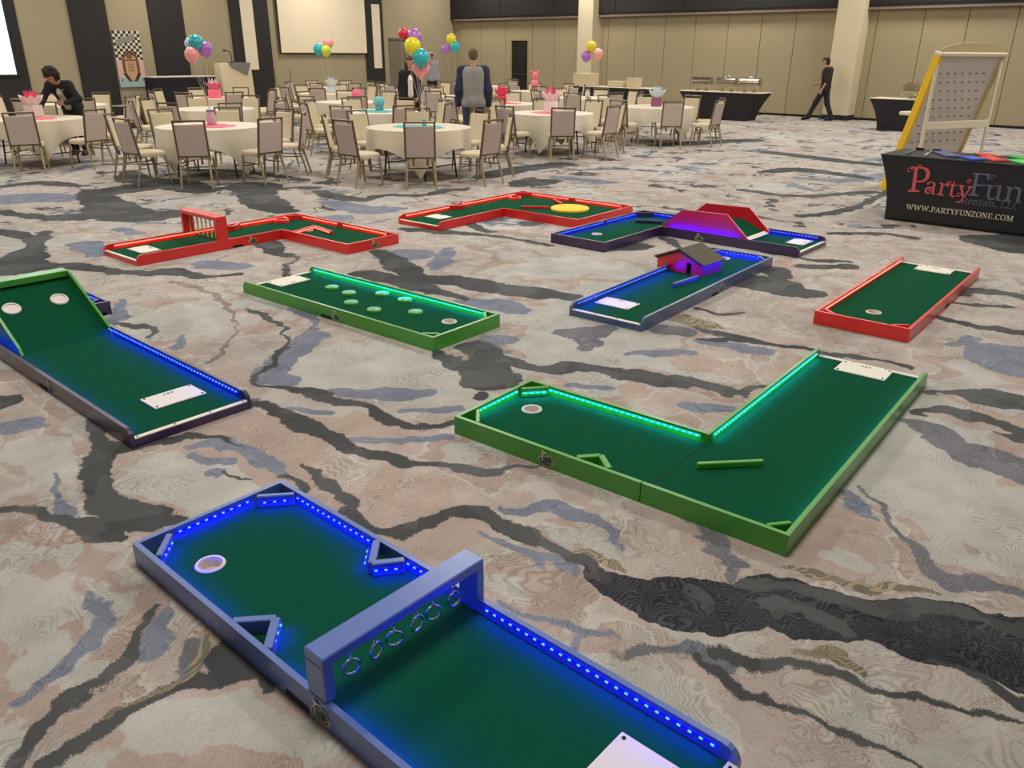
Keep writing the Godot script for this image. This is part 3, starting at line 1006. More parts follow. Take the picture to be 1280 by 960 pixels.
func turf(h: Node3D, outline: Array, holes: Array) -> void:
	var c := CSGCombiner3D.new()
	c.name = "turf"
	c.material_override = turf_mat
	var p := CSGPolygon3D.new()
	p.name = "sheet"
	var pts := PackedVector2Array()
	for q in outline:
		pts.append(Vector2(q.x, q.y))
	p.polygon = pts
	p.depth = TURF_TOP - 0.006
	p.rotation.x = PI / 2        # outline's second axis becomes z
	p.position.y = 0.006
	p.material = turf_mat
	c.add_child(p)
	for q in holes:
		var k := CSGCylinder3D.new()
		k.operation = CSGShape3D.OPERATION_SUBTRACTION
		k.radius = 0.052
		k.height = 0.2
		k.sides = 28
		k.position = Vector3(q.x, 0.0, q.y)
		k.material = turf_mat
		c.add_child(k)
	h.add_child(c)
	for q in holes:
		cup(h, Vector3(q.x, 0, q.y))

func cup(h: Node3D, at: Vector3, t := Basis.IDENTITY, y := TURF_TOP) -> void:
	var mb := MB.new()
	mb.lathe([Vector2(0.0, 0.008), Vector2(0.041, 0.008), Vector2(0.043, y - 0.002), Vector2(0.045, y + 0.006), Vector2(0.054, y + 0.006), Vector2(0.057, y + 0.001), Vector2(0.0535, y - 0.004), Vector2(0.0515, 0.007), Vector2(0, 0.007)], Vector3.ZERO, 28)
	var o := part("cup", mb, mat(214, 202, 196, 0.5), h)
	o.transform = Transform3D(t, at)

func start_end(h: Node3D, p: Vector2, q: Vector2, inn: Vector2, m: Material) -> void:
	var mb := MB.new()
	var n := inn * 0.012
	mb.board(p + n, q + n, 0.0, TURF_TOP, 0.024, 0.002)
	part("threshold_board", mb, m, h)
	var s := MB.new()
	s.board(p + inn * 0.014, q + inn * 0.014, TURF_TOP, TURF_TOP + 0.007, 0.03, 0.002)
	var strip := part("threshold_strip", s, white_mat, h)
	for k in 4:
		var c := p.lerp(q, 0.03 + 0.94 * k / 3.0) + inn * 0.014
		var b := MB.new()
		b.cyl(Vector3(c.x, TURF_TOP + 0.006, c.y), Vector3(c.x, TURF_TOP + 0.009, c.y), 0.006, 0.005, 8)
		part("screw", b, screw_mat, strip)

func strip(h: Node3D, p: Vector2, q: Vector2, inn: Vector2, key: String, single := false, y := 0.079, glow_scale := 1.0, tilt := 0.75) -> void:
	# p and q lie on the face that carries the tape
	var d := q - p
	var L := d.length()
	d /= L
	var X := Vector3(d.x, 0, d.y)
	var N := Vector3(inn.x, 0, inn.y).normalized()
	var mid := Vector3((p.x + q.x) * 0.5, y, (p.y + q.y) * 0.5)
	var t := Basis(X, Vector3.UP, X.cross(Vector3.UP))
	var tape := MB.new()
	tape.box(mid + N * 0.0015, Vector3(L, 0.014, 0.003), 0.0, t)
	var st := part("led_strip", tape, lit[key][1], h)
	var cnt := int(L / 0.035)
	if single:
		for i in cnt:
			var o := part("led", chip_mesh, lit[key][0], st)
			o.transform = Transform3D(t, mid + X * ((i + 0.5) / cnt - 0.5) * L + N * 0.0065)
	else:
		var mb := MB.new()
		for i in cnt:
			mb.box(mid + X * ((i + 0.5) / cnt - 0.5) * L + N * 0.0065, Vector3(0.011, 0.006, 0.004), 0.0, t)
		var o := part("led", mb, lit[key][0], st)
		o.set_meta("kind", "stuff")
	var lamp := AreaLight3D.new()
	lamp.name = "led_light"
	lamp.area_size = Vector2(L, 0.009)
	lamp.light_color = lit[key][2]
	lamp.light_energy = lit[key][3] * L * glow_scale
	lamp.shadow_enabled = true
	lamp.set("area_range", 40.0)
	lamp.set("area_attenuation", 2.0)
	var dirn := (N * (1.15 - tilt) + Vector3.DOWN * tilt).normalized()
	var zz := -dirn
	var yy := zz.cross(X).normalized()
	lamp.transform = Transform3D(Basis(X, yy, zz), mid + N * 0.009 - Vector3(0, 0.004, 0))
	st.add_child(lamp)

func bar(h: Node3D, p: Vector2, q: Vector2, m: Material, top := RAIL_TOP, th := 0.026, called := "deflector_bar") -> void:
	var mb := MB.new()
	mb.board(p, q, TURF_TOP, top, th, 0.004)
	part(called, mb, m, h)

func wedge(h: Node3D, p: Vector2, apex: Vector2, q: Vector2, m: Material) -> void:
	var c := (p + q) * 0.5
	var mb := MB.new()
	mb.board(p.lerp(c, 0.14), apex.lerp(c, 0.16), TURF_TOP, RAIL_TOP, 0.03, 0.003)
	mb.board(q.lerp(c, 0.14), apex.lerp(c, 0.16), TURF_TOP, RAIL_TOP, 0.03, 0.003)
	part("wedge_block", mb, m, h)

func tee_card(h: Node3D, at: Vector2, turn := 0.0, wide := 0.3, deep := 0.2, print_at := -1.0) -> void:
	var t := Basis(Vector3.UP, turn)
	var o := Vector3(at.x, TURF_TOP + 0.004, at.y)
	var mb := MB.new()
	mb.box(o, Vector3(wide, 0.008, deep), 0.002, t)
	var card := part("tee_mat", mb, white_mat, h)
	for sx in [-1, 1]:
		for sz in [-1, 1]:
			var c := o + t * Vector3(sx * (wide * 0.5 - 0.018), 0.004, sz * (deep * 0.5 - 0.018))
			var s := MB.new()
			s.cyl(c, c + Vector3(0, 0.003, 0), 0.007, 0.006, 8)
			part("screw", s, screw_mat, card)
	var ink := MB.new()
	for k in 3:
		ink.box(o + t * Vector3(-0.02 + 0.022 * k, 0.0045, print_at * deep * 0.32), Vector3(0.014, 0.001, 0.014 + 0.006 * (k % 2)), 0.0, t)
	part("printed_mark", ink, mat(98, 92, 84, 0.6), card)

func badge(h: Node3D, at: Vector2, out: Vector2, numeral := "") -> void:
	var N := Vector3(out.x, 0, out.y)
	var X := Vector3.UP.cross(N).normalized()
	var t := Basis(X, Vector3.UP, N)
	var o := Vector3(at.x, 0.05, at.y) + N * 0.001
	var rim := MB.new()
	var green := MB.new()
	for s in 20:
		var a0 := TAU * s / 20
		var a1 := TAU * (s + 1) / 20
		var e0 := X * cos(a0) * 0.05 + Vector3.UP * (sin(a0) * 0.026 - 0.014)
		var e1 := X * cos(a1) * 0.05 + Vector3.UP * (sin(a1) * 0.026 - 0.014)
		rim.face([o + N * 0.001, o + e0 + N * 0.001, o + e1 + N * 0.001], N)
		rim.face([o + e0, o + e1, o + e1 + N * 0.001, o + e0 + N * 0.001], e0)
		var c := o - Vector3.UP * 0.014 + N * 0.002
		green.face([c, c + (e0 + Vector3.UP * 0.014) * 0.84, c + (e1 + Vector3.UP * 0.014) * 0.84], N)
	var b := part("number_badge", rim, mat(186, 182, 160, 0.6), h)
	part("putting_green", green, mat(58, 88, 62, 0.6), b)
	var flag := MB.new()
	flag.box(o + X * -0.022 + Vector3.UP * 0.012 + N * 0.003, Vector3(0.006, 0.056, 0.002), 0.0, t)
	flag.face([o + X * -0.02 + Vector3.UP * 0.04 + N * 0.003, o + X * -0.02 + Vector3.UP * 0.018 + N * 0.003, o + X * 0.004 + Vector3.UP * 0.029 + N * 0.003], N)
	part("flag", flag, mat(206, 200, 178, 0.6), b)
	if numeral:
		words(numeral, 0.058, mat(205, 200, 182, 0.6), b, "numeral_outline", o + X * 0.022 + Vector3.UP * 0.001 + N * 0.0035, t, "Droid Sans", true, false, 0.001)
		words(numeral, 0.048, mat(18, 18, 18, 0.6), b, "numeral", o + X * 0.022 + Vector3.UP * 0.001 + N * 0.0045, t, "Droid Sans", true, false, 0.001)

func handle_slot(h: Node3D, at: Vector2, along: Vector2, out: Vector2) -> void:
	var mb := MB.new()
	var t := Basis(Vector3(along.x, 0, along.y), Vector3.UP, Vector3(along.x, 0, along.y).cross(Vector3.UP))
	mb.box(Vector3(at.x, 0.016, at.y) + Vector3(out.x, 0, out.y) * 0.001, Vector3(0.12, 0.022, 0.004), 0.0015, t)
	part("handle_slot", mb, mat(14, 12, 12, 0.8), h)

func screw_eye_ring(g: Node3D, at: Vector3, turn: float) -> void:
	var m := mat(200, 200, 210, 0.18, 1.0)
	var ax := Vector3(cos(turn), 0, sin(turn))
	var mb := MB.new()
	mb.ring(at, ax, 0.027, 0.0042, 22, 7)
	var r := part("metal_ring", mb, m, g)
	var e := MB.new()
	e.ring(at + Vector3(0, 0.037, 0), Vector3(ax.z, 0, -ax.x), 0.011, 0.003, 14, 6)
	e.cyl(at + Vector3(0, 0.046, 0), at + Vector3(0, 0.098, 0), 0.003, 0.003, 6)
	part("screw_eye", e, m, r)

func make_golf() -> void:
	golf_setup()
	var steel := paint(80, 108, 182)
	var lime := paint(60, 150, 34)
	var red := paint(224, 28, 18)
	var plum := paint(52, 32, 78)
	var slate := paint(66, 88, 132)
	var V := func(a, b) -> Vector2: return Vector2(a, b)
	var inX := Vector2(1, 0)
	var inZ := Vector2(0, 1)

	# --- steel-blue hole nearest the camera, with the ring gate
	var h := golf_hole("golf_hole", "steel-blue golf hole with blue lights and a ring gate, nearest of all", Vector3(-0.60, 0, -0.975), Vector2(-1, 0))
	var L := 2.21
	var W := 0.667
	turf(h, [V.call(0.012, 0.02), V.call(L - 0.02, 0.02), V.call(L - 0.02, W - 0.02), V.call(0.012, W - 0.02)], [V.call(1.935, 0.165)])
	rail(h, V.call(0, 0), V.call(L, 0), inZ, steel, true)
	rail(h, V.call(0, W), V.call(L, W), -inZ, steel, true)
	rail(h, V.call(L, RAIL_W), V.call(L, W - RAIL_W), -inX, steel)
	start_end(h, V.call(0, RAIL_W), V.call(0, W - RAIL_W), inX, steel)
	bar(h, V.call(L - 0.04, 0.13), V.call(L - 0.15, 0.03), steel, RAIL_TOP, 0.024, "corner_block")
	bar(h, V.call(L - 0.04, W - 0.15), V.call(L - 0.14, W - 0.03), steel, RAIL_TOP, 0.024, "corner_block")
	wedge(h, V.call(1.535, 0.02), V.call(1.425, 0.145), V.call(1.295, 0.02), steel)
	wedge(h, V.call(1.545, W - 0.02), V.call(1.425, W - 0.15), V.call(1.34, W - 0.034), steel)
	var f := W - RAIL_W
	strip(h, V.call(0.06, f), V.call(0.955, f), -inZ, "blue", true, 0.079, 1.1, 0.4)
	strip(h, V.call(1.15, f), V.call(1.36, f), -inZ, "blue", true)
	strip(h, V.call(1.56, f), V.call(2.07, f), -inZ, "blue", true)
	strip(h, V.call(L - RAIL_W, 0.16), V.call(L - RAIL_W, W - 0.17), -inX, "blue", true)
	strip(h, V.call(L - 0.065, 0.125), V.call(L - 0.15, 0.045), Vector2(-0.68, 0.73), "blue", true)
	strip(h, V.call(L - 0.068, W - 0.155), V.call(L - 0.14, W - 0.055), Vector2(-0.8, -0.6), "blue", true)
	strip(h, V.call(1.335, 0.05), V.call(1.415, 0.135), Vector2(-0.73, 0.68), "blue", true)
	strip(h, V.call(1.345, W - 0.06), V.call(1.415, W - 0.145), Vector2(-0.77, -0.64), "blue", true)
	strip(h, V.call(1.53, W - 0.06), V.call(1.45, W - 0.14), Vector2(0.7, -0.7), "blue", true)
	strip(h, V.call(0.06, RAIL_W), V.call(0.97, RAIL_W), inZ, "blue", true, 0.079, 1.3, 0.35)
	strip(h, V.call(1.09, RAIL_W), V.call(1.27, RAIL_W), inZ, "blue", true)
	strip(h, V.call(1.56, RAIL_W), V.call(2.03, RAIL_W), inZ, "blue", true)
	tee_card(h, V.call(0.205, 0.385), PI / 2)
	badge(h, V.call(1.01, 0.0), -inZ, "3")
	handle_slot(h, V.call(1.13, 0.0), inX, -inZ)
	var g := thing("ring_gate", "steel-blue board arch with six hanging metal rings across the nearest hole", "golf gate", Vector3(-1.62, RAIL_TOP, -1.31))
	var mb := MB.new()
	mb.span(Vector3(-0.045, 0.125, -0.333), Vector3(0.045, 0.162, 0.333), 0.004)
	part("beam", mb, steel, g)
	for s in [-1.0, 1.0]:
		mb = MB.new()
		mb.span(Vector3(-0.045, 0.0, s * 0.333), Vector3(0.045, 0.125, s * 0.297), 0.003)
		part("post", mb, steel, g)
	for k in 6:
		screw_eye_ring(g, Vector3(0.0, 0.028, 0.205 - 0.085 * k - 0.012 * (k % 2)), [0.3, -0.15, 0.5, -0.1, 0.35, 0.1][k])

	# --- green L
	h = golf_hole("golf_hole", "L-shaped lime green golf hole with teal lights and a slanted bar", Vector3(-0.948, 0, -2.723), Vector2(-0.9984, 0.0563))
	turf(h, [V.call(0.02, 0.02), V.call(1.755, 0.02), V.call(1.755, 0.64), V.call(0.645, 0.64), V.call(0.645, 2.27), V.call(0.02, 2.27)], [V.call(1.585, 0.42)])
	rail(h, V.call(0, 0), V.call(0.662, 0), inZ, lime)
	rail(h, V.call(0.668, 0), V.call(1.775, 0), inZ, lime)
	rail(h, V.call(1.775, RAIL_W), V.call(1.775, 0.66 - RAIL_W), -inX, lime)
	rail(h, V.call(0.665 - RAIL_W, 0.66), V.call(1.775, 0.66), -inZ, lime)
	rail(h, V.call(0.665, 0.662), V.call(0.665, 2.28), -inX, lime, false, true)
	rail(h, V.call(0, RAIL_W), V.call(0, 2.28), inX, lime, false, true)
	start_end(h, V.call(RAIL_W, 2.28), V.call(0.665 - RAIL_W, 2.28), -inZ, lime)
	mb = MB.new()
	mb.span(Vector3(0.663, TURF_TOP - 0.004, 0.03), Vector3(0.667, TURF_TOP + 0.0015, 0.63))
	part("seam", mb, mat(8, 26, 20, 0.9), h)
	bar(h, V.call(1.74, 0.15), V.call(1.64, 0.03), lime, RAIL_TOP, 0.022, "corner_block")
	bar(h, V.call(1.735, 0.52), V.call(1.63, 0.635), lime, RAIL_TOP, 0.022, "corner_block")
	bar(h, V.call(0.1, 0.03), V.call(0.032, 0.11), lime, RAIL_TOP, 0.022, "corner_block")
	wedge(h, V.call(1.04, 0.034), V.call(0.95, 0.135), V.call(0.835, 0.034), lime)
	bar(h, V.call(0.575, 0.375), V.call(0.345, 0.6), lime, 0.075)
	strip(h, V.call(1.775 - RAIL_W, 0.16), V.call(1.775 - RAIL_W, 0.51), -inX, "teal")
	strip(h, V.call(1.715, 0.50), V.call(1.62, 0.605), Vector2(-0.74, -0.67), "teal")
	strip(h, V.call(0.69, 0.66 - RAIL_W), V.call(1.63, 0.66 - RAIL_W), -inZ, "teal")
	strip(h, V.call(0.665 - RAIL_W, 0.69), V.call(0.665 - RAIL_W, 2.2), -inX, "teal")
	strip(h, V.call(RAIL_W, 0.15), V.call(RAIL_W, 2.2), inX, "teal", false, 0.079, 0.35)
	tee_card(h, V.call(0.34, 2.17), 0.0, 0.3, 0.19, 1.0)
	badge(h, V.call(1.18, 0.0), -inZ, "2")

	# --- long green hole with discs
	h = golf_hole("golf_hole", "long straight green golf hole with teal light and seven round discs", Vector3(-3.705, 0, -3.395), Vector2(-0.9991, 0.0416))
	L = 2.19
	W = 0.69
	turf(h, [V.call(0.02, 0.02), V.call(L - 0.01, 0.02), V.call(L - 0.01, W - 0.02), V.call(0.02, W - 0.02)], [V.call(0.27, 0.44)])
	rail(h, V.call(0, 0), V.call(L, 0), inZ, lime, false, true)
	rail(h, V.call(0, W), V.call(L, W), -inZ, lime, false, true)
	rail(h, V.call(0, RAIL_W), V.call(0, W - RAIL_W), inX, lime)
	start_end(h, V.call(L, RAIL_W), V.call(L, W - RAIL_W), -inX, lime)
	bar(h, V.call(0.13, 0.03), V.call(0.034, 0.1), lime, RAIL_TOP, 0.022, "corner_block")
	bar(h, V.call(0.12, W - 0.03), V.call(0.034, W - 0.12), lime, RAIL_TOP, 0.022, "corner_block")
	strip(h, V.call(0.12, W - RAIL_W), V.call(2.12, W - RAIL_W), -inZ, "teal")
	for q in [[1.61, 0.455], [1.375, 0.437], [1.155, 0.595], [0.895, 0.593], [1.155, 0.273], [0.88, 0.262], [0.6, 0.422]]:
		mb = MB.new()
		mb.lathe([Vector2(0, TURF_TOP), Vector2(0.056, TURF_TOP), Vector2(0.056, TURF_TOP + 0.016), Vector2(0.052, TURF_TOP + 0.02), Vector2(0, TURF_TOP + 0.02)], Vector3(q[0], 0, q[1]), 24)
		part("disc", mb, lime, h)
	tee_card(h, V.call(2.06, 0.36), PI / 2, 0.3, 0.19, -1.0)
	badge(h, V.call(1.0, 0.0), -inZ)
	handle_slot(h, V.call(1.12, 0.0), inX, -inZ)

	# --- red L with the bead curtain gate
	h = golf_hole("golf_hole", "L-shaped red golf hole with a curtained gate near its start", Vector3(-7.39, 0, -3.115), Vector2(-0.9996, 0.028))
	turf(h, [V.call(0.02, 0.01), V.call(0.66, 0.01), V.call(0.66, 2.24), V.call(-1.06, 2.24), V.call(-1.06, 1.605), V.call(0.02, 1.605)], [V.call(-0.02, 1.9)])
	rail(h, V.call(0, 0), V.call(0, 1.585 + RAIL_W), inX, red, true)
	rail(h, V.call(0.68, 0), V.call(0.68, 2.26), -inX, red, true)
	rail(h, V.call(-1.08, 2.26), V.call(0.68 - RAIL_W, 2.26), -inZ, red)
	rail(h, V.call(-1.08, 1.585), V.call(-1.08, 2.26 - RAIL_W), inX, red)
	rail(h, V.call(-1.08 + RAIL_W, 1.585), V.call(0, 1.585), inZ, red)
	start_end(h, V.call(RAIL_W, 0), V.call(0.68 - RAIL_W, 0), inZ, red)
	wedge(h, V.call(0.65, 1.24), V.call(0.55, 1.36), V.call(0.65, 1.5), red)
	bar(h, V.call(0.64, 2.1), V.call(0.52, 2.225), red, RAIL_TOP, 0.022, "corner_block")
	bar(h, V.call(-1.045, 2.1), V.call(-0.93, 2.225), red, RAIL_TOP, 0.022, "corner_block")
	bar(h, V.call(-0.11, 1.62), V.call(0.0, 2.0), red, 0.085)
	bar(h, V.call(0.0, 2.0), V.call(-0.40, 1.93), red, 0.085)
	mb = MB.new()
	mb.lathe([Vector2(0.055, TURF_TOP), Vector2(0.085, TURF_TOP), Vector2(0.085, TURF_TOP + 0.035), Vector2(0.08, TURF_TOP + 0.04), Vector2(0.055, TURF_TOP + 0.04), Vector2(0.055, TURF_TOP)], Vector3(0.60 - 0.0, 0, 2.0), 24)
	var ro := part("bumper_ring", mb, red, h)
	ro.position = Vector3(-0.03, 0, -0.02)
	strip(h, V.call(0.68 - RAIL_W, 0.1), V.call(0.68 - RAIL_W, 1.24), -inX, "red")
	strip(h, V.call(0.68 - RAIL_W, 1.5), V.call(0.68 - RAIL_W, 2.1), -inX, "red")
	strip(h, V.call(-0.92, 2.26 - RAIL_W), V.call(-0.2, 2.26 - RAIL_W), -inZ, "red")
	strip(h, V.call(-0.1, 2.26 - RAIL_W), V.call(0.52, 2.26 - RAIL_W), -inZ, "red")
	strip(h, V.call(-0.13, 1.65), V.call(-0.03, 1.99), Vector2(-0.96, 0.28), "red", false, 0.07, 0.4)
	strip(h, V.call(-0.03, 1.975), V.call(-0.38, 1.912), Vector2(0.18, -0.98), "red", false, 0.07, 0.4)
	tee_card(h, V.call(0.42, 0.28), 0.0, 0.29, 0.2, 1.0)
	badge(h, V.call(0.0, 1.22), -inX)
	badge(h, V.call(-1.08, 1.93), -inX)
	handle_slot(h, V.call(0, 1.05), inZ, -inX)
	g = thing("curtain_gate", "red board arch with hanging orange strands on the curtained hole", "golf gate", Vector3(-7.75, RAIL_TOP, -4.0), 0.028)
	mb = MB.new()
	mb.span(Vector3(-0.34, 0.195, -0.06), Vector3(0.34, 0.235, 0.06), 0.004)
	part("beam", mb, red, g)
	for s in [-1.0, 1.0]:
		mb = MB.new()
		mb.span(Vector3(s * 0.34, 0.0, -0.06), Vector3(s * 0.304, 0.195, 0.06), 0.003)
		part("post", mb, red, g)
	for k in 22:
		mb = MB.new()
		var x := -0.284 + 0.027 * k
		for j in 8:
			mb.ball(Vector3(x, 0.185 - 0.026 * j, 0.012 * sin(k * 2.1)), Vector3(0.0045, 0.012, 0.0045), 6, 4)
		part("strand", mb, mat(226, 170, 120, 0.4), g)

	# --- red L with the yellow disc
	h = golf_hole("golf_hole", "red golf hole with a big yellow disc on its turf", Vector3(-6.51, 0, -6.12), Vector2(-0.999, 0.045))
	turf(h, [V.call(0.02, 0.01), V.call(0.62, 0.01), V.call(0.64, 2.3), V.call(-1.08, 2.3), V.call(-1.08, 1.15), V.call(0.02, 1.15)], [])
	rail(h, V.call(0, 0), V.call(0, 1.13 + RAIL_W), inX, red, true)
	rail(h, V.call(0.66, 0), V.call(0.66, 2.32), -inX, red, true)
	rail(h, V.call(-1.1, 2.32), V.call(0.66 - RAIL_W, 2.32), -inZ, red)
	rail(h, V.call(-1.1, 1.13), V.call(-1.1, 2.32 - RAIL_W), inX, red)
	rail(h, V.call(-1.1 + RAIL_W, 1.13), V.call(0, 1.13), inZ, red)
	start_end(h, V.call(RAIL_W, 0), V.call(0.66 - RAIL_W, 0), inZ, red)
	wedge(h, V.call(0.63, 0.84), V.call(0.54, 0.98), V.call(0.63, 1.12), red)
	bar(h, V.call(0.62, 2.15), V.call(0.48, 2.285), red, RAIL_TOP, 0.022, "corner_block")
	bar(h, V.call(-1.065, 2.12), V.call(-0.92, 2.285), red, RAIL_TOP, 0.022, "corner_block")
	bar(h, V.call(0.02, 1.5), V.call(-0.27, 1.7), red, 0.08)
	bar(h, V.call(0.02, 2.18), V.call(-0.25, 2.0), red, 0.08)
	mb = MB.new()
	mb.lathe([Vector2(0, TURF_TOP), Vector2(0.24, TURF_TOP), Vector2(0.24, TURF_TOP + 0.018), Vector2(0.234, TURF_TOP + 0.024), Vector2(0, TURF_TOP + 0.024)], Vector3(-0.47, 0, 1.86), 36)
	part("yellow_disc", mb, mat(246, 204, 20, 0.5), h)
	mb = MB.new()
	mb.lathe([Vector2(0.055, TURF_TOP), Vector2(0.085, TURF_TOP), Vector2(0.085, TURF_TOP + 0.035), Vector2(0.08, TURF_TOP + 0.04), Vector2(0.055, TURF_TOP + 0.04), Vector2(0.055, TURF_TOP)], Vector3(0.50, 0, 1.97), 24)
	part("bumper_ring", mb, red, h)
	strip(h, V.call(0.66 - RAIL_W, 0.1), V.call(0.66 - RAIL_W, 0.84), -inX, "red")
	strip(h, V.call(0.66 - RAIL_W, 1.12), V.call(0.66 - RAIL_W, 2.14), -inX, "red")
	strip(h, V.call(-0.9, 2.32 - RAIL_W), V.call(-0.25, 2.32 - RAIL_W), -inZ, "red")
	strip(h, V.call(-0.14, 2.32 - RAIL_W), V.call(0.47, 2.32 - RAIL_W), -inZ, "red")
	tee_card(h, V.call(0.42, 0.42), 0.0, 0.26, 0.2, 1.0)

	# --- purple L with the bridge
	h = golf_hole("golf_hole", "L-shaped dark purple golf hole with blue lights under a pink bridge", Vector3(-4.549, 0, -6.53), Vector2(-0.9998, 0.02))
	turf(h, [V.call(0.02, 0.02), V.call(0.64, 0.02), V.call(0.66, 1.78), V.call(-1.55, 1.78), V.call(-1.55, 1.11), V.call(0.02, 1.11)], [V.call(0.44, 0.5)])
	rail(h, V.call(0, 0), V.call(0, 1.09 + RAIL_W), inX, plum)
	rail(h, V.call(0.68, RAIL_W), V.call(0.68, 1.80), -inX, plum)
	rail(h, V.call(RAIL_W, 0), V.call(0.68, 0), inZ, plum)
	rail(h, V.call(-1.56, 1.80), V.call(0.68 - RAIL_W, 1.80), -inZ, plum, true)
	rail(h, V.call(-1.56, 1.09), V.call(0, 1.09), inZ, plum, true)
	start_end(h, V.call(-1.56, 1.09 + RAIL_W), V.call(-1.56, 1.80 - RAIL_W), inX, plum)
	bar(h, V.call(0.645, 1.62), V.call(0.5, 1.765), plum, RAIL_TOP, 0.022, "corner_block")
	bar(h, V.call(0.46, 1.3), V.call(0.2, 1.46), plum, 0.085)
	strip(h, V.call(0.68 - RAIL_W, 0.1), V.call(0.68 - RAIL_W, 0.95), -inX, "blue")
	strip(h, V.call(0.68 - RAIL_W, 1.0), V.call(0.68 - RAIL_W, 1.62), -inX, "blue")
	strip(h, V.call(0.1, 1.8 - RAIL_W), V.call(0.5, 1.8 - RAIL_W), -inZ, "blue")
	strip(h, V.call(-1.48, 1.8 - RAIL_W), V.call(-0.82, 1.8 - RAIL_W), -inZ, "blue")
	strip(h, V.call(-0.84, 1.09 + RAIL_W), V.call(-0.05, 1.09 + RAIL_W), inZ, "blue", false, 0.079, 4.5, -0.8)
	tee_card(h, V.call(-1.36, 1.58), PI / 2, 0.27, 0.19, -1.0)
	badge(h, V.call(-0.47, 1.09), -inZ)
	var crimson := paint(214, 16, 36)
	g = thing("humpback_bridge", "pink-red humpback ramp bridge with two tall side boards on purple hole", "golf ramp", Vector3(-4.11, TURF_TOP, -7.99), 0.02)
	var hump := PackedVector2Array([Vector2(-0.48, 0), Vector2(0.5, 0), Vector2(0.5, 0.045), Vector2(0.25, 0.262), Vector2(-0.27, 0.25), Vector2(-0.48, 0.075)])
	for s in [-1.0, 1.0]:
		mb = MB.new()
		mb.prism(hump, Vector3(0, 0, s * 0.265 - 0.009), Vector3.RIGHT, Vector3.UP, Vector3(0, 0, 0.018))
		part("side_board", mb, crimson, g)
	mb = MB.new()
	mb.prism(PackedVector2Array([Vector2(-0.46, 0), Vector2(0.48, 0), Vector2(0.48, 0.012), Vector2(0.2, 0.13), Vector2(-0.22, 0.13), Vector2(-0.46, 0.012)]), Vector3(0, 0, -0.256), Vector3.RIGHT, Vector3.UP, Vector3(0, 0, 0.512))
	part("deck", mb, turf_mat, g)
	mb = MB.new()
	mb.box(Vector3(0.475, 0.022, 0), Vector3(0.06, 0.02, 0.5), 0.004, Basis(Vector3.BACK, -0.35))
	part("edge_strip", mb, white_mat, g)

	# --- blue hole with the toy barn
	h = golf_hole("golf_hole", "straight slate-blue golf hole with blue lights and a toy barn", Vector3(-2.902, 0, -4.69), Vector2(-0.998, 0.0575))
	L = 2.43
	W = 0.635
	turf(h, [V.call(0.02, 0.012), V.call(W - 0.02, 0.012), V.call(W - 0.02, L - 0.02), V.call(0.02, L - 0.02)], [V.call(0.42, 2.34 - 0.02 - 0.03)])
	rail(h, V.call(0, 0), V.call(0, L), inX, slate, true)
	rail(h, V.call(W, 0), V.call(W, L), -inX, slate, true)
	rail(h, V.call(RAIL_W, L), V.call(W - RAIL_W, L), -inZ, slate)
	start_end(h, V.call(RAIL_W, 0), V.call(W - RAIL_W, 0), inZ, slate)
	bar(h, V.call(W - 0.035, L - 0.13), V.call(W - 0.13, L - 0.035), slate, RAIL_TOP, 0.022, "corner_block")
	bar(h, V.call(0.035, L - 0.12), V.call(0.12, L - 0.035), slate, RAIL_TOP, 0.022, "corner_block")
	strip(h, V.call(W - RAIL_W, 0.07), V.call(W - RAIL_W, 1.48), -inX, "blue", false, 0.079, 1.6, 0.25)
	strip(h, V.call(W - RAIL_W, 1.86), V.call(W - RAIL_W, 2.3), -inX, "blue")
	strip(h, V.call(0.12, L - RAIL_W), V.call(W - 0.13, L - RAIL_W), -inZ, "blue")
	strip(h, V.call(RAIL_W, 1.3), V.call(RAIL_W, 2.3), inX, "blue", false, 0.079, 2.4, -0.3)
	bar(h, V.call(0.31, 1.05), V.call(0.27, 1.42), slate, 0.085)
	tee_card(h, V.call(0.43, 0.36), 0.0, 0.3, 0.19, 1.0)
	handle_slot(h, V.call(0, 1.2), inZ, -inX)
	badge(h, V.call(0, 1.32), -inX)
	var barn := thing("toy_barn", "small red toy barn with grey gable roof on the slate-blue hole", "toy barn", Vector3(-3.5, TURF_TOP, -6.37), atan2(-0.0575, 0.998))
	var gable := PackedVector2Array([Vector2(-0.235, 0), Vector2(0.075, 0), Vector2(0.075, 0.10), Vector2(0.125, 0.10), Vector2(0.125, 0), Vector2(0.235, 0), Vector2(0.235, 0.1), Vector2(0, 0.195), Vector2(-0.235, 0.1)])
	mb = MB.new()
	mb.prism(gable, Vector3(0, 0, 0.148), Vector3.RIGHT, Vector3.UP, Vector3(0, 0, 0.012))
	part("front_wall", mb, crimson, barn)
	mb = MB.new()
	mb.prism(gable, Vector3(0, 0, -0.16), Vector3.RIGHT, Vector3.UP, Vector3(0, 0, 0.012))
	part("back_wall", mb, crimson, barn)
	for s in [-1.0, 1.0]:
		mb = MB.new()
		mb.span(Vector3(s * 0.235, 0, -0.148), Vector3(s * 0.223, 0.1, 0.148))
		part("side_wall", mb, crimson, barn)
		mb = MB.new()
		var sl := atan2(0.095, 0.235)
		mb.box(Vector3(s * 0.128, 0.156, 0), Vector3(0.29, 0.014, 0.36), 0.003, Basis(Vector3.BACK, -s * sl))
		part("roof_panel", mb, mat(84, 78, 62, 0.8), barn)
		mb = MB.new()
		mb.box(Vector3(s * 0.122, 0.148, 0.168), Vector3(0.27, 0.018, 0.01), 0.0, Basis(Vector3.BACK, -s * sl))
		part("barge_board", mb, mat(28, 20, 26, 0.7), barn)
	mb = MB.new()
	mb.span(Vector3(-0.22, 0.0, -0.146), Vector3(0.22, 0.004, 0.146))
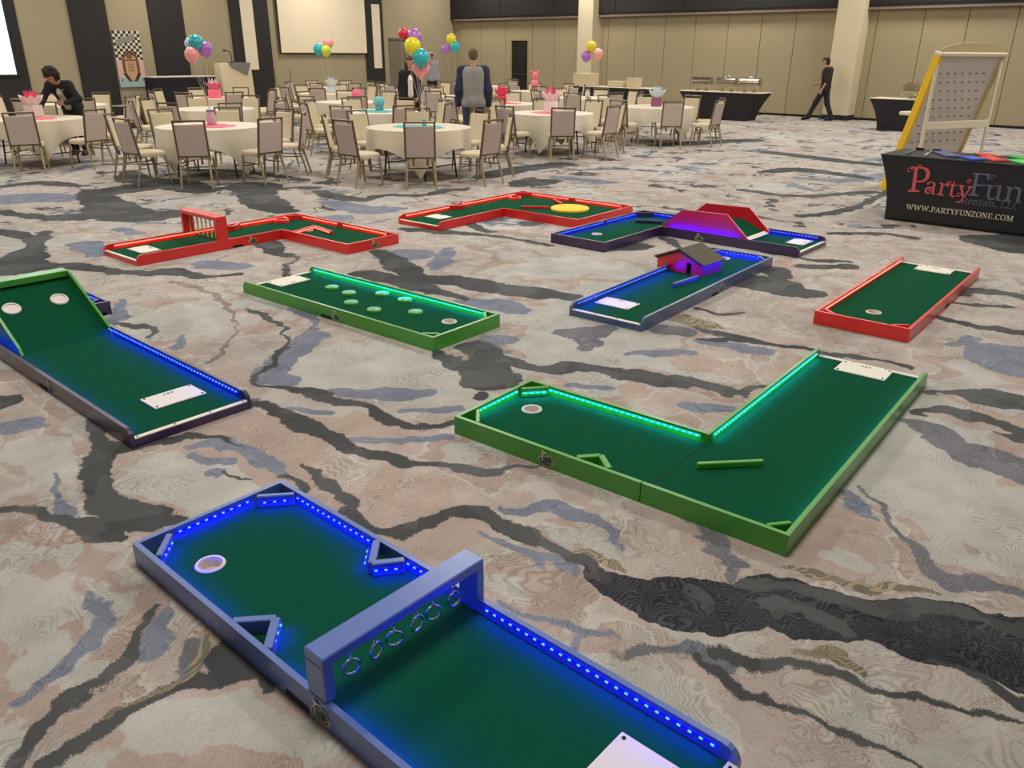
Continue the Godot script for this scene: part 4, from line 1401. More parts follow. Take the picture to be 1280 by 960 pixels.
	part("floor_board", mb, mat(30, 20, 20, 0.9), barn)

	# --- plain red hole at the right
	h = golf_hole("golf_hole", "plain straight red golf hole, unlit along its right rail, by printed table", Vector3(-1.408, 0, -5.745), Vector2(-0.999, 0.037))
	h.set_meta("label", "plain straight red golf hole in front of the printed black table")
	L = 2.25
	W = 0.665
	turf(h, [V.call(0.02, 0.02), V.call(W - 0.02, 0.02), V.call(W - 0.02, L - 0.01), V.call(0.02, L - 0.01)], [V.call(0.365, 0.43)])
	rail(h, V.call(0, 0), V.call(0, L), inX, red)
	rail(h, V.call(W, 0), V.call(W, L), -inX, red)
	rail(h, V.call(RAIL_W, 0), V.call(W - RAIL_W, 0), inZ, red)
	start_end(h, V.call(RAIL_W, L), V.call(W - RAIL_W, L), -inZ, red)
	bar(h, V.call(0.035, 0.11), V.call(0.13, 0.035), red, RAIL_TOP, 0.022, "corner_block")
	bar(h, V.call(W - 0.035, 0.11), V.call(W - 0.13, 0.035), red, RAIL_TOP, 0.022, "corner_block")
	strip(h, V.call(W - RAIL_W, 0.12), V.call(W - RAIL_W, 2.17), -inX, "red", false, 0.079, 0.25)
	tee_card(h, V.call(0.345, 2.12), 0.0, 0.3, 0.19, 1.0)
	handle_slot(h, V.call(0, 1.1), inZ, -inX)

	# --- purple hole with the two-cup ramp
	h = golf_hole("golf_hole", "straight dark purple golf hole with blue lights at the left edge", Vector3(-3.79, 0, -1.41), Vector2(-1, 0))
	L = 2.33
	W = 0.675
	turf(h, [V.call(0.012, 0.02), V.call(L, 0.02), V.call(L, W - 0.02), V.call(0.012, W - 0.02)], [])
	rail(h, V.call(0, 0), V.call(L, 0), inZ, plum, true)
	rail(h, V.call(0, W), V.call(L, W), -inZ, plum, true)
	start_end(h, V.call(0, RAIL_W), V.call(0, W - RAIL_W), inX, plum)
	rail(h, V.call(L, -0.24), V.call(L, 0), inX, plum)
	rail(h, V.call(L, W), V.call(L, W + 0.24), inX, plum)
	rail(h, V.call(L + RAIL_W, W + 0.24), V.call(L + 1.1, W + 0.24), -inZ, plum)
	rail(h, V.call(L + RAIL_W, -0.24), V.call(L + 1.1, -0.24), inZ, plum)
	rail(h, V.call(L + 1.1, -0.24), V.call(L + 1.1, W + 0.24), -inX, plum)
	bar(h, V.call(L + 0.04, W + 0.1), V.call(L + 0.13, W + 0.2), plum, RAIL_TOP, 0.022, "corner_block")
	strip(h, V.call(L + 0.14, W + 0.24 - RAIL_W), V.call(L + 1.0, W + 0.24 - RAIL_W), -inZ, "blue")
	strip(h, V.call(0.09, W - RAIL_W), V.call(1.75, W - RAIL_W), -inZ, "blue")
	strip(h, V.call(0.09, RAIL_W), V.call(1.68, RAIL_W), inZ, "blue", false, 0.079, 0.6)
	strip(h, V.call(1.74, RAIL_W), V.call(2.3, RAIL_W), inZ, "blue")
	mb = MB.new()
	mb.span(Vector3(L, 0, -0.2), Vector3(L + 1.09, 0.02, W + 0.2))
	part("catch_box_turf", mb, turf_mat, h)
	tee_card(h, V.call(0.365, 0.41), PI / 2, 0.3, 0.185, 1.0)
	badge(h, V.call(1.02, 0.0), -inZ)
	handle_slot(h, V.call(1.14, 0.0), inX, -inZ)
	g = thing("cup_ramp", "steep green-edged turf ramp with two white cups on the left purple hole", "golf ramp", Vector3(-5.52, TURF_TOP, -1.78))
	var up := Vector3(-0.58, 0.29, 0)
	var len_ := up.length()
	var tilt := Basis(Vector3.BACK, -atan2(0.29, 0.58))    # local x runs down the slope
	mb = MB.new()
	mb.box(up * 0.5 + tilt * Vector3(0, -0.009, 0), Vector3(len_, 0.018, 0.555), 0.002, tilt)
	part("turf_panel", mb, turf_mat, g)
	for s in [-1.0, 1.0]:
		mb = MB.new()
		mb.prism(PackedVector2Array([Vector2(0.03, 0), Vector2(0.0, 0.045), Vector2(-0.55, 0.34), Vector2(-0.62, 0.34), Vector2(-0.62, 0)]), Vector3(0, 0, s * 0.287 - 0.009), Vector3.RIGHT, Vector3.UP, Vector3(0, 0, 0.018))
		part("side_board", mb, lime, g)
	mb = MB.new()
	mb.span(Vector3(-0.69, 0.30, -0.296), Vector3(-0.575, 0.345, 0.296), 0.004)
	part("top_board", mb, lime, g)
	mb = MB.new()
	mb.span(Vector3(-0.635, 0.0, -0.278), Vector3(-0.62, 0.3, 0.278))
	part("back_board", mb, lime, g)
	for zc in [0.168, -0.136]:
		var c := up * 0.682 + Vector3(0, 0, zc)
		mb = MB.new()
		mb.lathe([Vector2(0.0, 0.0015), Vector2(0.043, 0.0015), Vector2(0.044, 0.007), Vector2(0.055, 0.007), Vector2(0.058, 0.0)], Vector3.ZERO, 26)
		var o := part("cup", mb, mat(224, 212, 206, 0.5), g)
		o.transform = Transform3D(tilt, c)

# ---------------------------------------------------------------- banquet furniture
var chair0: Node3D
var chair_used := false
var table0: Node3D
var table_used := false
var cloth_mats := []

func make_chair() -> Node3D:
	# facing +z; the sitter looks along +z
	var t := thing("banquet_chair", "", "chair")
	var bronze := mat(112, 96, 74, 0.38, 0.55)
	var legm := mat(170, 152, 116, 0.4, 0.45)
	var cream := mat(206, 192, 162, 0.9)
	var taupe := mat(190, 172, 162, 0.9)
	var mb := MB.new()
	# seat: rounded cushion
	var rows := []
	for q in [[0.40, 0.92], [0.405, 1.0], [0.44, 1.02], [0.462, 0.98], [0.475, 0.86], [0.482, 0.55]]:
		var ring := []
		for k in 24:
			var a := TAU * k / 24
			var c := cos(a)
			var s := sin(a)
			var e := pow(pow(absf(c), 4.5) + pow(absf(s), 4.5), -1.0 / 4.5)
			ring.append(Vector3(c * e * 0.222 * q[1], q[0], s * e * 0.225 * q[1] + 0.02))
		rows.append(ring)
	for i in rows.size() - 1:
		for k in 24:
			var l := (k + 1) % 24
			mb.face([rows[i][k], rows[i][l], rows[i + 1][l], rows[i + 1][k]], rows[i][k] + rows[i + 1][l] - Vector3(0, 0.86 if i < 3 else 0.6, 0))
	for k in 24:
		mb.face([Vector3(0, 0.486, 0.02), rows[5][k], rows[5][(k + 1) % 24]], Vector3.UP)
	part("seat", mb, cream, t)
	# back: slanted, open hand grip under the top bar
	var lean := Basis(Vector3.RIGHT, -0.16)
	var o := Vector3(0, 0.44, -0.205)
	mb = MB.new()
	mb.box(o + lean * Vector3(0, 0.238, 0.014), Vector3(0.39, 0.43, 0.028), 0.012, lean)
	part("backrest", mb, cream, t)
	mb = MB.new()
	mb.box(o + lean * Vector3(0, 0.238, -0.008), Vector3(0.394, 0.434, 0.016), 0.005, lean)
	part("back_panel", mb, taupe, t)
	mb = MB.new()
	for s in [-1.0, 1.0]:
		mb.box(o + lean * Vector3(s * 0.21, 0.228, 0), Vector3(0.028, 0.58, 0.028), 0.005, lean)
	mb.box(o + lean * Vector3(0, 0.506, 0), Vector3(0.448, 0.026, 0.028), 0.005, lean)
	mb.box(o + lean * Vector3(0, 0.01, 0), Vector3(0.40, 0.02, 0.022), 0.004, lean)
	for s in [-1.0, 1.0]:
		mb.box(o + Vector3(s * 0.1, -0.045, 0.005), Vector3(0.03, 0.11, 0.016), 0.003)
	part("back_frame", mb, bronze, t)
	for s in [-1.0, 1.0]:
		mb = MB.new()
		mb.cyl(Vector3(s * 0.19, 0.41, 0.2), Vector3(s * 0.205, 0.0, 0.235), 0.020, 0.014, 8)
		part("leg", mb, legm, t)
		mb = MB.new()
		mb.cyl(Vector3(s * 0.195, 0.43, -0.19), Vector3(s * 0.215, 0.0, -0.30), 0.020, 0.014, 8)
		part("leg", mb, legm, t)
	for s in [-1.0, 1.0]:
		mb = MB.new()
		mb.cyl(Vector3(s * 0.196, 0.30, 0.205), Vector3(s * 0.2, 0.30, -0.22), 0.009, 0.009, 6)
		part("stretcher", mb, bronze, t)
	mb = MB.new()
	mb.cyl(Vector3(-0.197, 0.25, 0.21), Vector3(0.197, 0.25, 0.21), 0.009, 0.009, 6)
	part("stretcher", mb, bronze, t)
	return t

func place_chair(at: Vector3, turn: float, label: String, group: String) -> void:
	if not chair_used:
		chair_used = true
		chair0.position = at
		chair0.rotation.y = turn
		tag(chair0, label, "chair", group)
	else:
		copy_of(chair0, at, turn, label, group)

func make_table() -> Node3D:
	var t := thing("round_table", "", "table")
	var ply := mat(150, 120, 84, 0.6)
	var steel := mat(60, 58, 56, 0.4, 0.7)
	var mb := MB.new()
	mb.lathe([Vector2(0, 0.722), Vector2(0.80, 0.722), Vector2(0.815, 0.728), Vector2(0.815, 0.745), Vector2(0.80, 0.75), Vector2(0, 0.75)], Vector3.ZERO, 40)
	part("tabletop", mb, ply, t)
	for s in [-1.0, 1.0]:
		for w in [-1.0, 1.0]:
			mb = MB.new()
			mb.cyl(Vector3(s * 0.42, 0.722, w * 0.3), Vector3(s * 0.48, 0.0, w * 0.34), 0.014, 0.014, 8)
			part("leg", mb, steel, t)
	for s in [-1.0, 1.0]:
		mb = MB.new()
		mb.cyl(Vector3(s * 0.465, 0.2, -0.33), Vector3(s * 0.465, 0.2, 0.33), 0.01, 0.01, 6)
		part("cross_brace", mb, steel, t)
	return t

func cloth_mesh(half: float, turn: float, sd: int) -> MB:
	# a square cloth over the round top: flat disc, then a drop that is longest at the four corners
	var mb := MB.new()
	var seg := 96
	var R := 0.825
	var g := RandomNumberGenerator.new()
	g.seed = sd
	var ph := [g.randf() * TAU, g.randf() * TAU, g.randf() * TAU]
	var rows := 7
	var grid := []
	for j in rows + 1:
		var ring := []
		for k in seg:
			var a := TAU * k / seg
			var q := fposmod(a + turn, PI / 2) - PI / 4
			var reach := half / cos(PI / 4 - absf(q))
			var drop := reach - R
			var f := float(j) / rows
			var y := 0.757 - drop * f
			var fold := (0.5 + 0.5 * cos(q * 4.0))
			var wave := sin(a * 9.0 + ph[0]) * 0.5 + sin(a * 14.0 + ph[1]) * 0.3 + sin(a * 5.0 + ph[2]) * 0.4
			var rad := R + f * drop * (0.05 + 0.12 * wave) - f * f * 0.06 * fold
			ring.append(Vector3(cos(a) * rad, y, sin(a) * rad))
		grid.append(ring)
	for k in seg:
		var l := (k + 1) % seg
		var U := Vector3.UP
		mb.stri(Vector3(0, 0.757, 0), grid[0][l], grid[0][k], U, U, U)
		for j in rows:
			var p: Vector3 = grid[j][k]
			var q: Vector3 = grid[j][l]
			var r: Vector3 = grid[j + 1][l]
			var s: Vector3 = grid[j + 1][k]
			var nn := []
			for e in [[j, k], [j, l], [j + 1, l], [j + 1, k]]:
				var km: int = (e[1] - 1 + seg) % seg
				var kp: int = (e[1] + 1) % seg
				var jm: int = maxi(e[0] - 1, 0)
				var jp: int = mini(e[0] + 1, rows)
				var du: Vector3 = grid[e[0]][kp] - grid[e[0]][km]
				var dv: Vector3 = grid[jp][e[1]] - grid[jm][e[1]]
				var c := dv.cross(du).normalized()
				var rad3 := Vector3(grid[e[0]][e[1]].x, 0, grid[e[0]][e[1]].z)
				nn.append(c if c.dot(rad3) > 0 else -c)
			mb.stri(p, q, r, nn[0], nn[1], nn[2])
			mb.stri(p, r, s, nn[0], nn[2], nn[3])
	return mb

const SEATS := ["nearest", "near right", "right", "far right", "farthest", "far left", "left", "near left"]

func banquet_table(at: Vector2, desc: String, start: float, cloth_turn: float, runner: String, skip := [], count := 8, radius := 1.2) -> void:
	var pos := Vector3(at.x, 0, at.y)
	if not table_used:
		table_used = true
		table0.position = pos
		tag(table0, "round folding table under the cloth of " + desc, "table", "round banquet tables")
	else:
		copy_of(table0, pos, 0.7 * cloth_turn, "round folding table under the cloth of " + desc, "round banquet tables")
	var o := part("tablecloth", cloth_mesh(1.09, cloth_turn, int(absf(at.x * 37 + at.y * 11))), cloth_mats[int(absf(at.x * 3)) % cloth_mats.size()])
	o.position = pos
	tag(o, "off-white square cloth draped over " + desc, "tablecloth", "off-white tablecloths")
	if runner:
		var col: StandardMaterial3D = {"pink": mat(228, 112, 132, 0.8), "teal": mat(58, 172, 172, 0.8)}[runner]
		var mb := MB.new()
		var out := []
		for k in 40:
			var a := TAU * k / 40
			var r := 0.42 + 0.03 * sin(a * 5 + at.x) + 0.02 * sin(a * 9)
			out.append(Vector3(cos(a) * r, 0, sin(a) * r * 0.8))
		for k in 40:
			mb.face([Vector3(0, 0.004, 0), out[k] + Vector3(0, 0.004, 0), out[(k + 1) % 40] + Vector3(0, 0.004, 0)], Vector3.UP)
			mb.face([out[k], out[(k + 1) % 40], out[(k + 1) % 40] + Vector3(0, 0.004, 0), out[k] + Vector3(0, 0.004, 0)], out[k])
		var ro := part("table_overlay", mb, col)
		ro.position = pos + Vector3(0, 0.758, 0)
		tag(ro, "%s paper overlay in the middle of %s" % [runner, desc], "table overlay")
	var to_cam := Vector2(-at.x, -at.y).normalized()
	var step := 360.0 / count
	var angs := []
	for k in count:
		angs.append(fposmod(start + step * k + 180.0, 360.0) - 180.0)
	angs.sort()
	var rg := RandomNumberGenerator.new()
	rg.seed = int(absf(at.x * 91 + at.y * 53))
	for k in count:
		var jit := deg_to_rad(rg.randf_range(-3, 3))
		var side := posmod(roundi((angs[k] - 0.01) / 45.0), 8)
		if side in skip:
			continue
		var a := deg_to_rad(angs[k])
		# positive angles lie to the right of the line towards the camera, as seen from it
		var d := to_cam.rotated(-a)
		var rad := radius + rg.randf_range(-0.05, 0.06)
		var face := -d
		var seat: String = SEATS[side]
		place_chair(Vector3(at.x + d.x * rad, 0, at.y + d.y * rad), atan2(face.x, face.y) + jit, "beige banquet chair, %s seat at %s" % [seat, desc], "banquet chairs")

func balloon(at: Vector3, r: float, col: Color, label: String, group: String, anchor: Vector3, heart := false) -> void:
	var t := thing("balloon", label, "balloon", at, 0.0, group)
	var m := StandardMaterial3D.new()
	m.albedo_color = col
	m.roughness = 0.22
	m.metallic_specular = 0.6
	m.subsurf_scatter_enabled = true
	m.subsurf_scatter_strength = 0.15
	var mb := MB.new()
	if heart:
		var seg := 28
		var out := []
		for k in seg:
			var a := TAU * k / seg
			var x := 16.0 * pow(sin(a), 3)
			var y := 13.0 * cos(a) - 5.0 * cos(2 * a) - 2.0 * cos(3 * a) - cos(4 * a)
			out.append(Vector3(x * r / 16.0 * 0.7475, (y + 2.0) * r / 14.0, x * r / 16.0 * -0.6642))
		var N := Vector3(0.664, 0, 0.7475)
		for k in seg:
			var p: Vector3 = out[k]
			var q: Vector3 = out[(k + 1) % seg]
			for s in [-1.0, 1.0]:
				for f in [[1.0, 0.0, 0.72, 0.26], [0.72, 0.26, 0.4, 0.38], [0.4, 0.38, 0.0, 0.42]]:
					var a0: Vector3 = p * f[0] + N * s * f[1] * r
					var a1: Vector3 = q * f[0] + N * s * f[1] * r
					var b0: Vector3 = p * f[2] + N * s * f[3] * r
					var b1: Vector3 = q * f[2] + N * s * f[3] * r
					mb.face([a0, a1, b1, b0], N * s)
	else:
		var pr := [Vector2(0.0, -1.22)]
		for k in 13:
			var a := -PI / 2 + PI * (k + 1) / 13.0
			var y := sin(a)
			var rr := cos(a)
			if y < 0:
				y *= 1.2
			pr.append(Vector2(maxf(rr, 0.0) * r, y * r))
		pr[0] = Vector2(0.0, -1.2 * r)
		mb.lathe(pr, Vector3.ZERO, 20)
	part("skin", mb, m, t)
	var low := Vector3(0, -1.2 * r, 0) if not heart else Vector3(0, -1.05 * r, 0)
	mb = MB.new()
	mb.cyl(low + Vector3(0, -0.022, 0), low + Vector3(0, 0.004, 0), 0.012, 0.004, 8)
	part("knot", mb, m, t)
	mb = MB.new()
	var e := anchor - at
	mb.tube([low + Vector3(0, -0.02, 0), low.lerp(e, 0.35) + Vector3(0.02, -0.04, 0.01), low.lerp(e, 0.7) + Vector3(0.01, -0.03, 0.0), e], 0.0025, 5)
	part("ribbon", mb, mat(210, 200, 185, 0.6), t)

func tissue_box(at: Vector3, box_col: Color, tissue: Array, label: String, s := 1.0) -> void:
	var t := thing("tissue_centerpiece", label, "centerpiece", at)
	var m := StandardMaterial3D.new()
	m.albedo_color = box_col
	m.roughness = 0.7
	var mb := MB.new()
	mb.box(Vector3(0, 0.07 * s, 0), Vector3(0.16, 0.14, 0.16) * s, 0.006, Basis(Vector3.UP, 0.4))
	part("box", mb, m, t)
	for c in tissue.size():
		mb = MB.new()
		for k in 9:
			var a := TAU * k / 9 + c * 0.35
			var lean := (0.055 + 0.05 * c) * s
			var tip := Vector3(cos(a) * lean * 1.5, (0.33 - 0.06 * c) * s, sin(a) * lean * 1.5)
			var b0 := Vector3(cos(a - 0.5) * 0.05, 0.12, sin(a - 0.5) * 0.05) * s
			var b1 := Vector3(cos(a + 0.5) * 0.05, 0.12, sin(a + 0.5) * 0.05) * s
			var m0 := Vector3(cos(a - 0.55) * lean * 1.25, 0.21 * s, sin(a - 0.55) * lean * 1.25)
			var m1 := Vector3(cos(a + 0.55) * lean * 1.25, 0.21 * s, sin(a + 0.55) * lean * 1.25)
			mb.tri(b0, b1, m1)
			mb.tri(b0, m1, m0)
			mb.tri(m0, m1, tip)
		part("tissue", mb, mat(tissue[c].r8, tissue[c].g8, tissue[c].b8, 0.8), t)

func jar(at: Vector3, body: Color, lid: Color, label: String, s := 1.0) -> void:
	var t := thing("treat_jar", label, "jar", at)
	var mb := MB.new()
	mb.lathe([Vector2(0, 0), Vector2(0.06, 0), Vector2(0.068, 0.01), Vector2(0.068, 0.12), Vector2(0.05, 0.16), Vector2(0.05, 0.18), Vector2(0, 0.18)].map(func(q): return q * s), Vector3.ZERO, 18)
	part("body", mb, mat(body.r8, body.g8, body.b8, 0.25), t)
	mb = MB.new()
	mb.lathe([Vector2(0.05, 0.175), Vector2(0.056, 0.178), Vector2(0.056, 0.205), Vector2(0.0, 0.21)].map(func(q): return q * s), Vector3.ZERO, 18)
	part("lid", mb, mat(lid.r8, lid.g8, lid.b8, 0.4), t)

func cone_hat(at: Vector3, col: Color, base: Color, label: String) -> void:
	var t := thing("party_cone", label, "centerpiece", at)
	var mb := MB.new()
	mb.lathe([Vector2(0, 0), Vector2(0.08, 0), Vector2(0.085, 0.08), Vector2(0.06, 0.1), Vector2(0, 0.1)], Vector3.ZERO, 18)
	part("cup", mb, mat(base.r8, base.g8, base.b8, 0.6), t)
	mb = MB.new()
	mb.ball(Vector3(0, 0.17, 0), Vector3(0.12, 0.1, 0.12), 14, 8)
	part("pompom", mb, mat(col.r8, col.g8, col.b8, 0.9), t)
	mb = MB.new()
	mb.cyl(Vector3(0, 0.26, 0), Vector3(0.01, 0.38, 0), 0.02, 0.003, 8)
	part("tip", mb, mat(200, 180, 130, 0.7), t)

func make_banquet() -> void:
	cloth_mats = [mat(212, 203, 184, 0.85), mat(216, 208, 190, 0.85), mat(210, 198, 176, 0.85)]
	chair0 = make_chair()
	table0 = make_table()
	banquet_table(Vector2(-9.85, -8.88), "the front table with teal overlay", 0.0, 0.05, "teal")
	banquet_table(Vector2(-12.3, -6.7), "the pink-overlay table right of the woman", -12.0, 0.9, "pink")
	banquet_table(Vector2(-15.75, -5.32), "the table the stooping woman sets", 37.0, 0.5, "pink", [3])
	banquet_table(Vector2(-10.4, -12.9), "the table with hot-pink tissue box", 8.0, 1.2, "pink")
	banquet_table(Vector2(-10.05, -16.2), "the table nearest the buffet", 12.0, 0.6, "")
	banquet_table(Vector2(-13.1, -10.7), "the teal-overlay table second from front", 20.0, 0.2, "teal")
	banquet_table(Vector2(-16.1, -12.4), "the table with pink pompom cone", 5.0, 1.0, "")
	banquet_table(Vector2(-16.0, -8.8), "the table behind the pink-overlay table", 12.0, 0.7, "")
	banquet_table(Vector2(-13.4, -18.1), "the table under the yellow and purple balloons", 30.0, 0.4, "")
	banquet_table(Vector2(-13.2, -14.6), "the table behind the man in raglan shirt", -8.0, 0.1, "pink")
	banquet_table(Vector2(-16.2, -16.0), "the table beyond the woman in black", 22.0, 0.8, "")
	banquet_table(Vector2(-16.9, -20.2), "the table with pink bear balloon", 3.0, 0.3, "")
	banquet_table(Vector2(-19.8, -11.0), "the table below the black bar table", 18.0, 0.6, "pink")
	banquet_table(Vector2(-19.9, -14.6), "the table below the projection screen", -12.0, 1.1, "")
	banquet_table(Vector2(-20.1, -18.2), "the table before the double door", 9.0, 0.5, "")
	banquet_table(Vector2(-22.9, -16.9), "the rear table next to the screen wall", 27.0, 0.9, "")
	banquet_table(Vector2(-19.3, -7.2), "the rear table behind the stooping woman", 14.0, 0.2, "")
	banquet_table(Vector2(-20.3, -22.0), "the rear table beside the folding wall", 21.0, 0.7, "")
	# balloons
	var teal := Color8(40, 176, 182)
	var pink := Color8(244, 160, 160)
	var yel := Color8(232, 216, 30)
	var vio := Color8(176, 110, 196)
	var g2 := "balloons over the pink-overlay table"
	var a2 := Vector3(-12.45, 0.96, -6.8)
	balloon(Vector3(-12.33, 1.97, -6.65), 0.112, teal, "teal balloon over the pink-overlay table", g2, a2)
	balloon(Vector3(-12.5, 1.95, -6.66), 0.095, Color8(190, 214, 222), "pale blue balloon half hidden behind a teal one", g2, a2)
	balloon(Vector3(-12.28, 1.88, -6.76), 0.105, vio, "purple balloon over the pink-overlay table", g2, a2)
	balloon(Vector3(-12.30, 1.80, -6.54), 0.105, pink, "pink balloon hanging lowest over the pink-overlay table", g2, a2)
	var g3 := "balloons over the front table"
	var a3 := Vector3(-9.78, 0.86, -8.93)
	balloon(Vector3(-10.08, 2.11, -8.84), 0.075, Color8(214, 30, 60), "small red balloon behind the purple one", g3, a3)
	balloon(Vector3(-9.96, 2.07, -8.95), 0.115, vio, "purple balloon over the front table", g3, a3)
	balloon(Vector3(-9.88, 1.94, -8.84), 0.125, yel, "big yellow balloon over the front table", g3, a3)
	balloon(Vector3(-9.77, 1.78, -8.90), 0.125, teal, "teal balloon over the front table", g3, a3)
	balloon(Vector3(-9.82, 1.57, -8.94), 0.145, pink, "pink heart balloon over the front table", g3, a3, true)
	var g4 := "balloons before the projection screen"
	var a4 := Vector3(-19.9, 0.8, -14.6)
	balloon(Vector3(-19.83, 2.08, -14.62), 0.14, pink, "pink balloon before the projection screen", g4, a4)
	balloon(Vector3(-19.96, 1.92, -14.37), 0.14, teal, "teal balloon before the projection screen", g4, a4)
	balloon(Vector3(-19.80, 1.88, -14.5), 0.14, Color8(196, 214, 60), "lime balloon before the projection screen", g4, a4)
	var g5 := "balloons beside the raglan man"
	var a5 := Vector3(-16.2, 0.8, -16.0)
	balloon(Vector3(-16.31, 2.18, -15.95), 0.125, yel, "yellow balloon high beside the raglan man", g5, a5)
	balloon(Vector3(-16.22, 2.0, -16.0), 0.13, teal, "teal balloon beside the raglan man", g5, a5)
	balloon(Vector3(-16.42, 1.93, -15.85), 0.12, vio, "purple balloon beside the raglan man", g5, a5)
	var g6 := "balloons before the square column"
	var a6 := Vector3(-13.4, 0.8, -18.1)
	balloon(Vector3(-13.36, 2.02, -18.13), 0.13, yel, "yellow balloon before the square column", g6, a6)
	balloon(Vector3(-13.2, 1.84, -18.22), 0.13, Color8(244, 176, 160), "pink balloon before the square column", g6, a6)
	balloon(Vector3(-13.46, 1.78, -18.06), 0.125, vio, "purple balloon before the square column", g6, a6)
	# centrepieces
	tissue_box(Vector3(-16.2, 0.762, -5.5), Color8(214, 202, 196), [Color8(232, 70, 110), Color8(240, 236, 232)], "white and pink tissue box before the stooping woman", 1.35)
	tissue_box(Vector3(-10.55, 0.762, -13.05), Color8(238, 226, 220), [Color8(238, 60, 120), Color8(244, 236, 236)], "hot-pink and white tissue box on its own table", 1.45)
	tissue_box(Vector3(-10.13, 0.762, -16.28), Color8(150, 80, 110), [Color8(196, 214, 224), Color8(220, 230, 234)], "pale blue tissue box on the table nearest the buffet", 1.3)
	tissue_box(Vector3(-13.2, 0.762, -14.5), Color8(232, 60, 90), [Color8(232, 50, 90), Color8(226, 80, 110)], "red-pink tissue box behind the raglan man", 1.2)
	tissue_box(Vector3(-19.9, 0.762, -11.05), Color8(240, 120, 150), [Color8(240, 236, 232), Color8(236, 120, 150)], "pink and white tissue box below the bar table", 1.4)
	tissue_box(Vector3(-20.0, 0.762, -14.75), Color8(200, 206, 210), [Color8(214, 220, 224), Color8(226, 230, 232)], "silver tissue box below the projection screen", 1.3)
	jar(Vector3(-12.45, 0.762, -6.8), Color8(206, 170, 190), Color8(120, 130, 150), "pink treat jar with grey lid holding down balloons", 1.1)
	jar(Vector3(-9.78, 0.762, -8.93), Color8(80, 170, 176), Color8(60, 140, 150), "teal treat jar at the front table's centre", 0.5)
	jar(Vector3(-13.4, 0.762, -18.1), Color8(210, 200, 196), Color8(150, 150, 160), "pale treat jar under yellow and purple balloons", 1.0)
	cone_hat(Vector3(-16.0, 0.762, -12.5), Color8(236, 110, 140), Color8(110, 124, 150), "pink pompom cone in a blue cup")
	cone_hat(Vector3(-13.25, 0.762, -10.9), Color8(120, 190, 196), Color8(90, 150, 160), "teal pompom cone on second teal table")
	# foil bear on its stick
	var t := thing("bear_balloon", "pink foil bear balloon standing on a far table", "balloon", Vector3(-16.95, 0.762, -20.15))
	var foil := mat(228, 120, 136, 0.3)
	var mb := MB.new()
	mb.lathe([Vector2(0, 0), Vector2(0.12, 0), Vector2(0.13, 0.03), Vector2(0, 0.05)], Vector3.ZERO, 16)
	part("weight", mb, mat(190, 40, 60, 0.4), t)
	mb = MB.new()
	mb.ball(Vector3(0, 0.2, 0), Vector3(0.13, 0.17, 0.11))
	part("belly", mb, foil, t)
	mb = MB.new()
	mb.ball(Vector3(0, 0.44, 0), Vector3(0.13, 0.12, 0.1))
	part("head", mb, foil, t)
	for s in [-1.0, 1.0]:
		mb = MB.new()
		mb.ball(Vector3(s * 0.08, 0.55, -s * 0.07), Vector3(0.05, 0.05, 0.04), 10, 6)
		part("ear", mb, foil, t)

# stretch-covered table: the cover narrows towards the feet
func stretch_table(called: String, label: String, at: Vector3, turn: float, lx: float, lz: float, hgt: float, foot: float, waist: float, m: Material, topm: Material) -> Node3D:
	var t := thing(called, label, "table", at, turn)
	var mb := MB.new()
	var rows := 12
	var grid := []
	for j in rows + 1:
		var f := float(j) / rows              # 0 at the floor
		var k := foot * (1.0 - f) + waist * sin(PI * f)
		var ring := []
		var hx := lx * 0.5 - k
		var hz := lz * 0.5 - k * 0.1
		for s in [[1, 1], [-1, 1], [-1, -1], [1, -1]]:
			for c in 3:
				var a: float = PI / 4 * c
				var off := Vector2(cos(a), sin(a)) * 0.02
				if s[0] * s[1] < 0:
					off = Vector2(off.y, off.x)
				ring.append(Vector3(s[0] * (hx - 0.02 + off.x), hgt * f, s[1] * (hz - 0.02 + off.y)))
		grid.append(ring)
	for j in rows:
		for k in 12:
			var l := (k + 1) % 12
			var n: Vector3 = grid[j][k] + grid[j][l]
			n.y = 0
			mb.face([grid[j][k], grid[j][l], grid[j + 1][l], grid[j + 1][k]], n)
	part("stretch_cover", mb, m, t)
	mb = MB.new()
	mb.span(Vector3(-lx * 0.5 - 0.004, hgt - 0.002, -lz * 0.5 - 0.004), Vector3(lx * 0.5 + 0.004, hgt + 0.02, lz * 0.5 + 0.004), 0.008)
	part("tabletop", mb, topm, t)
	return t

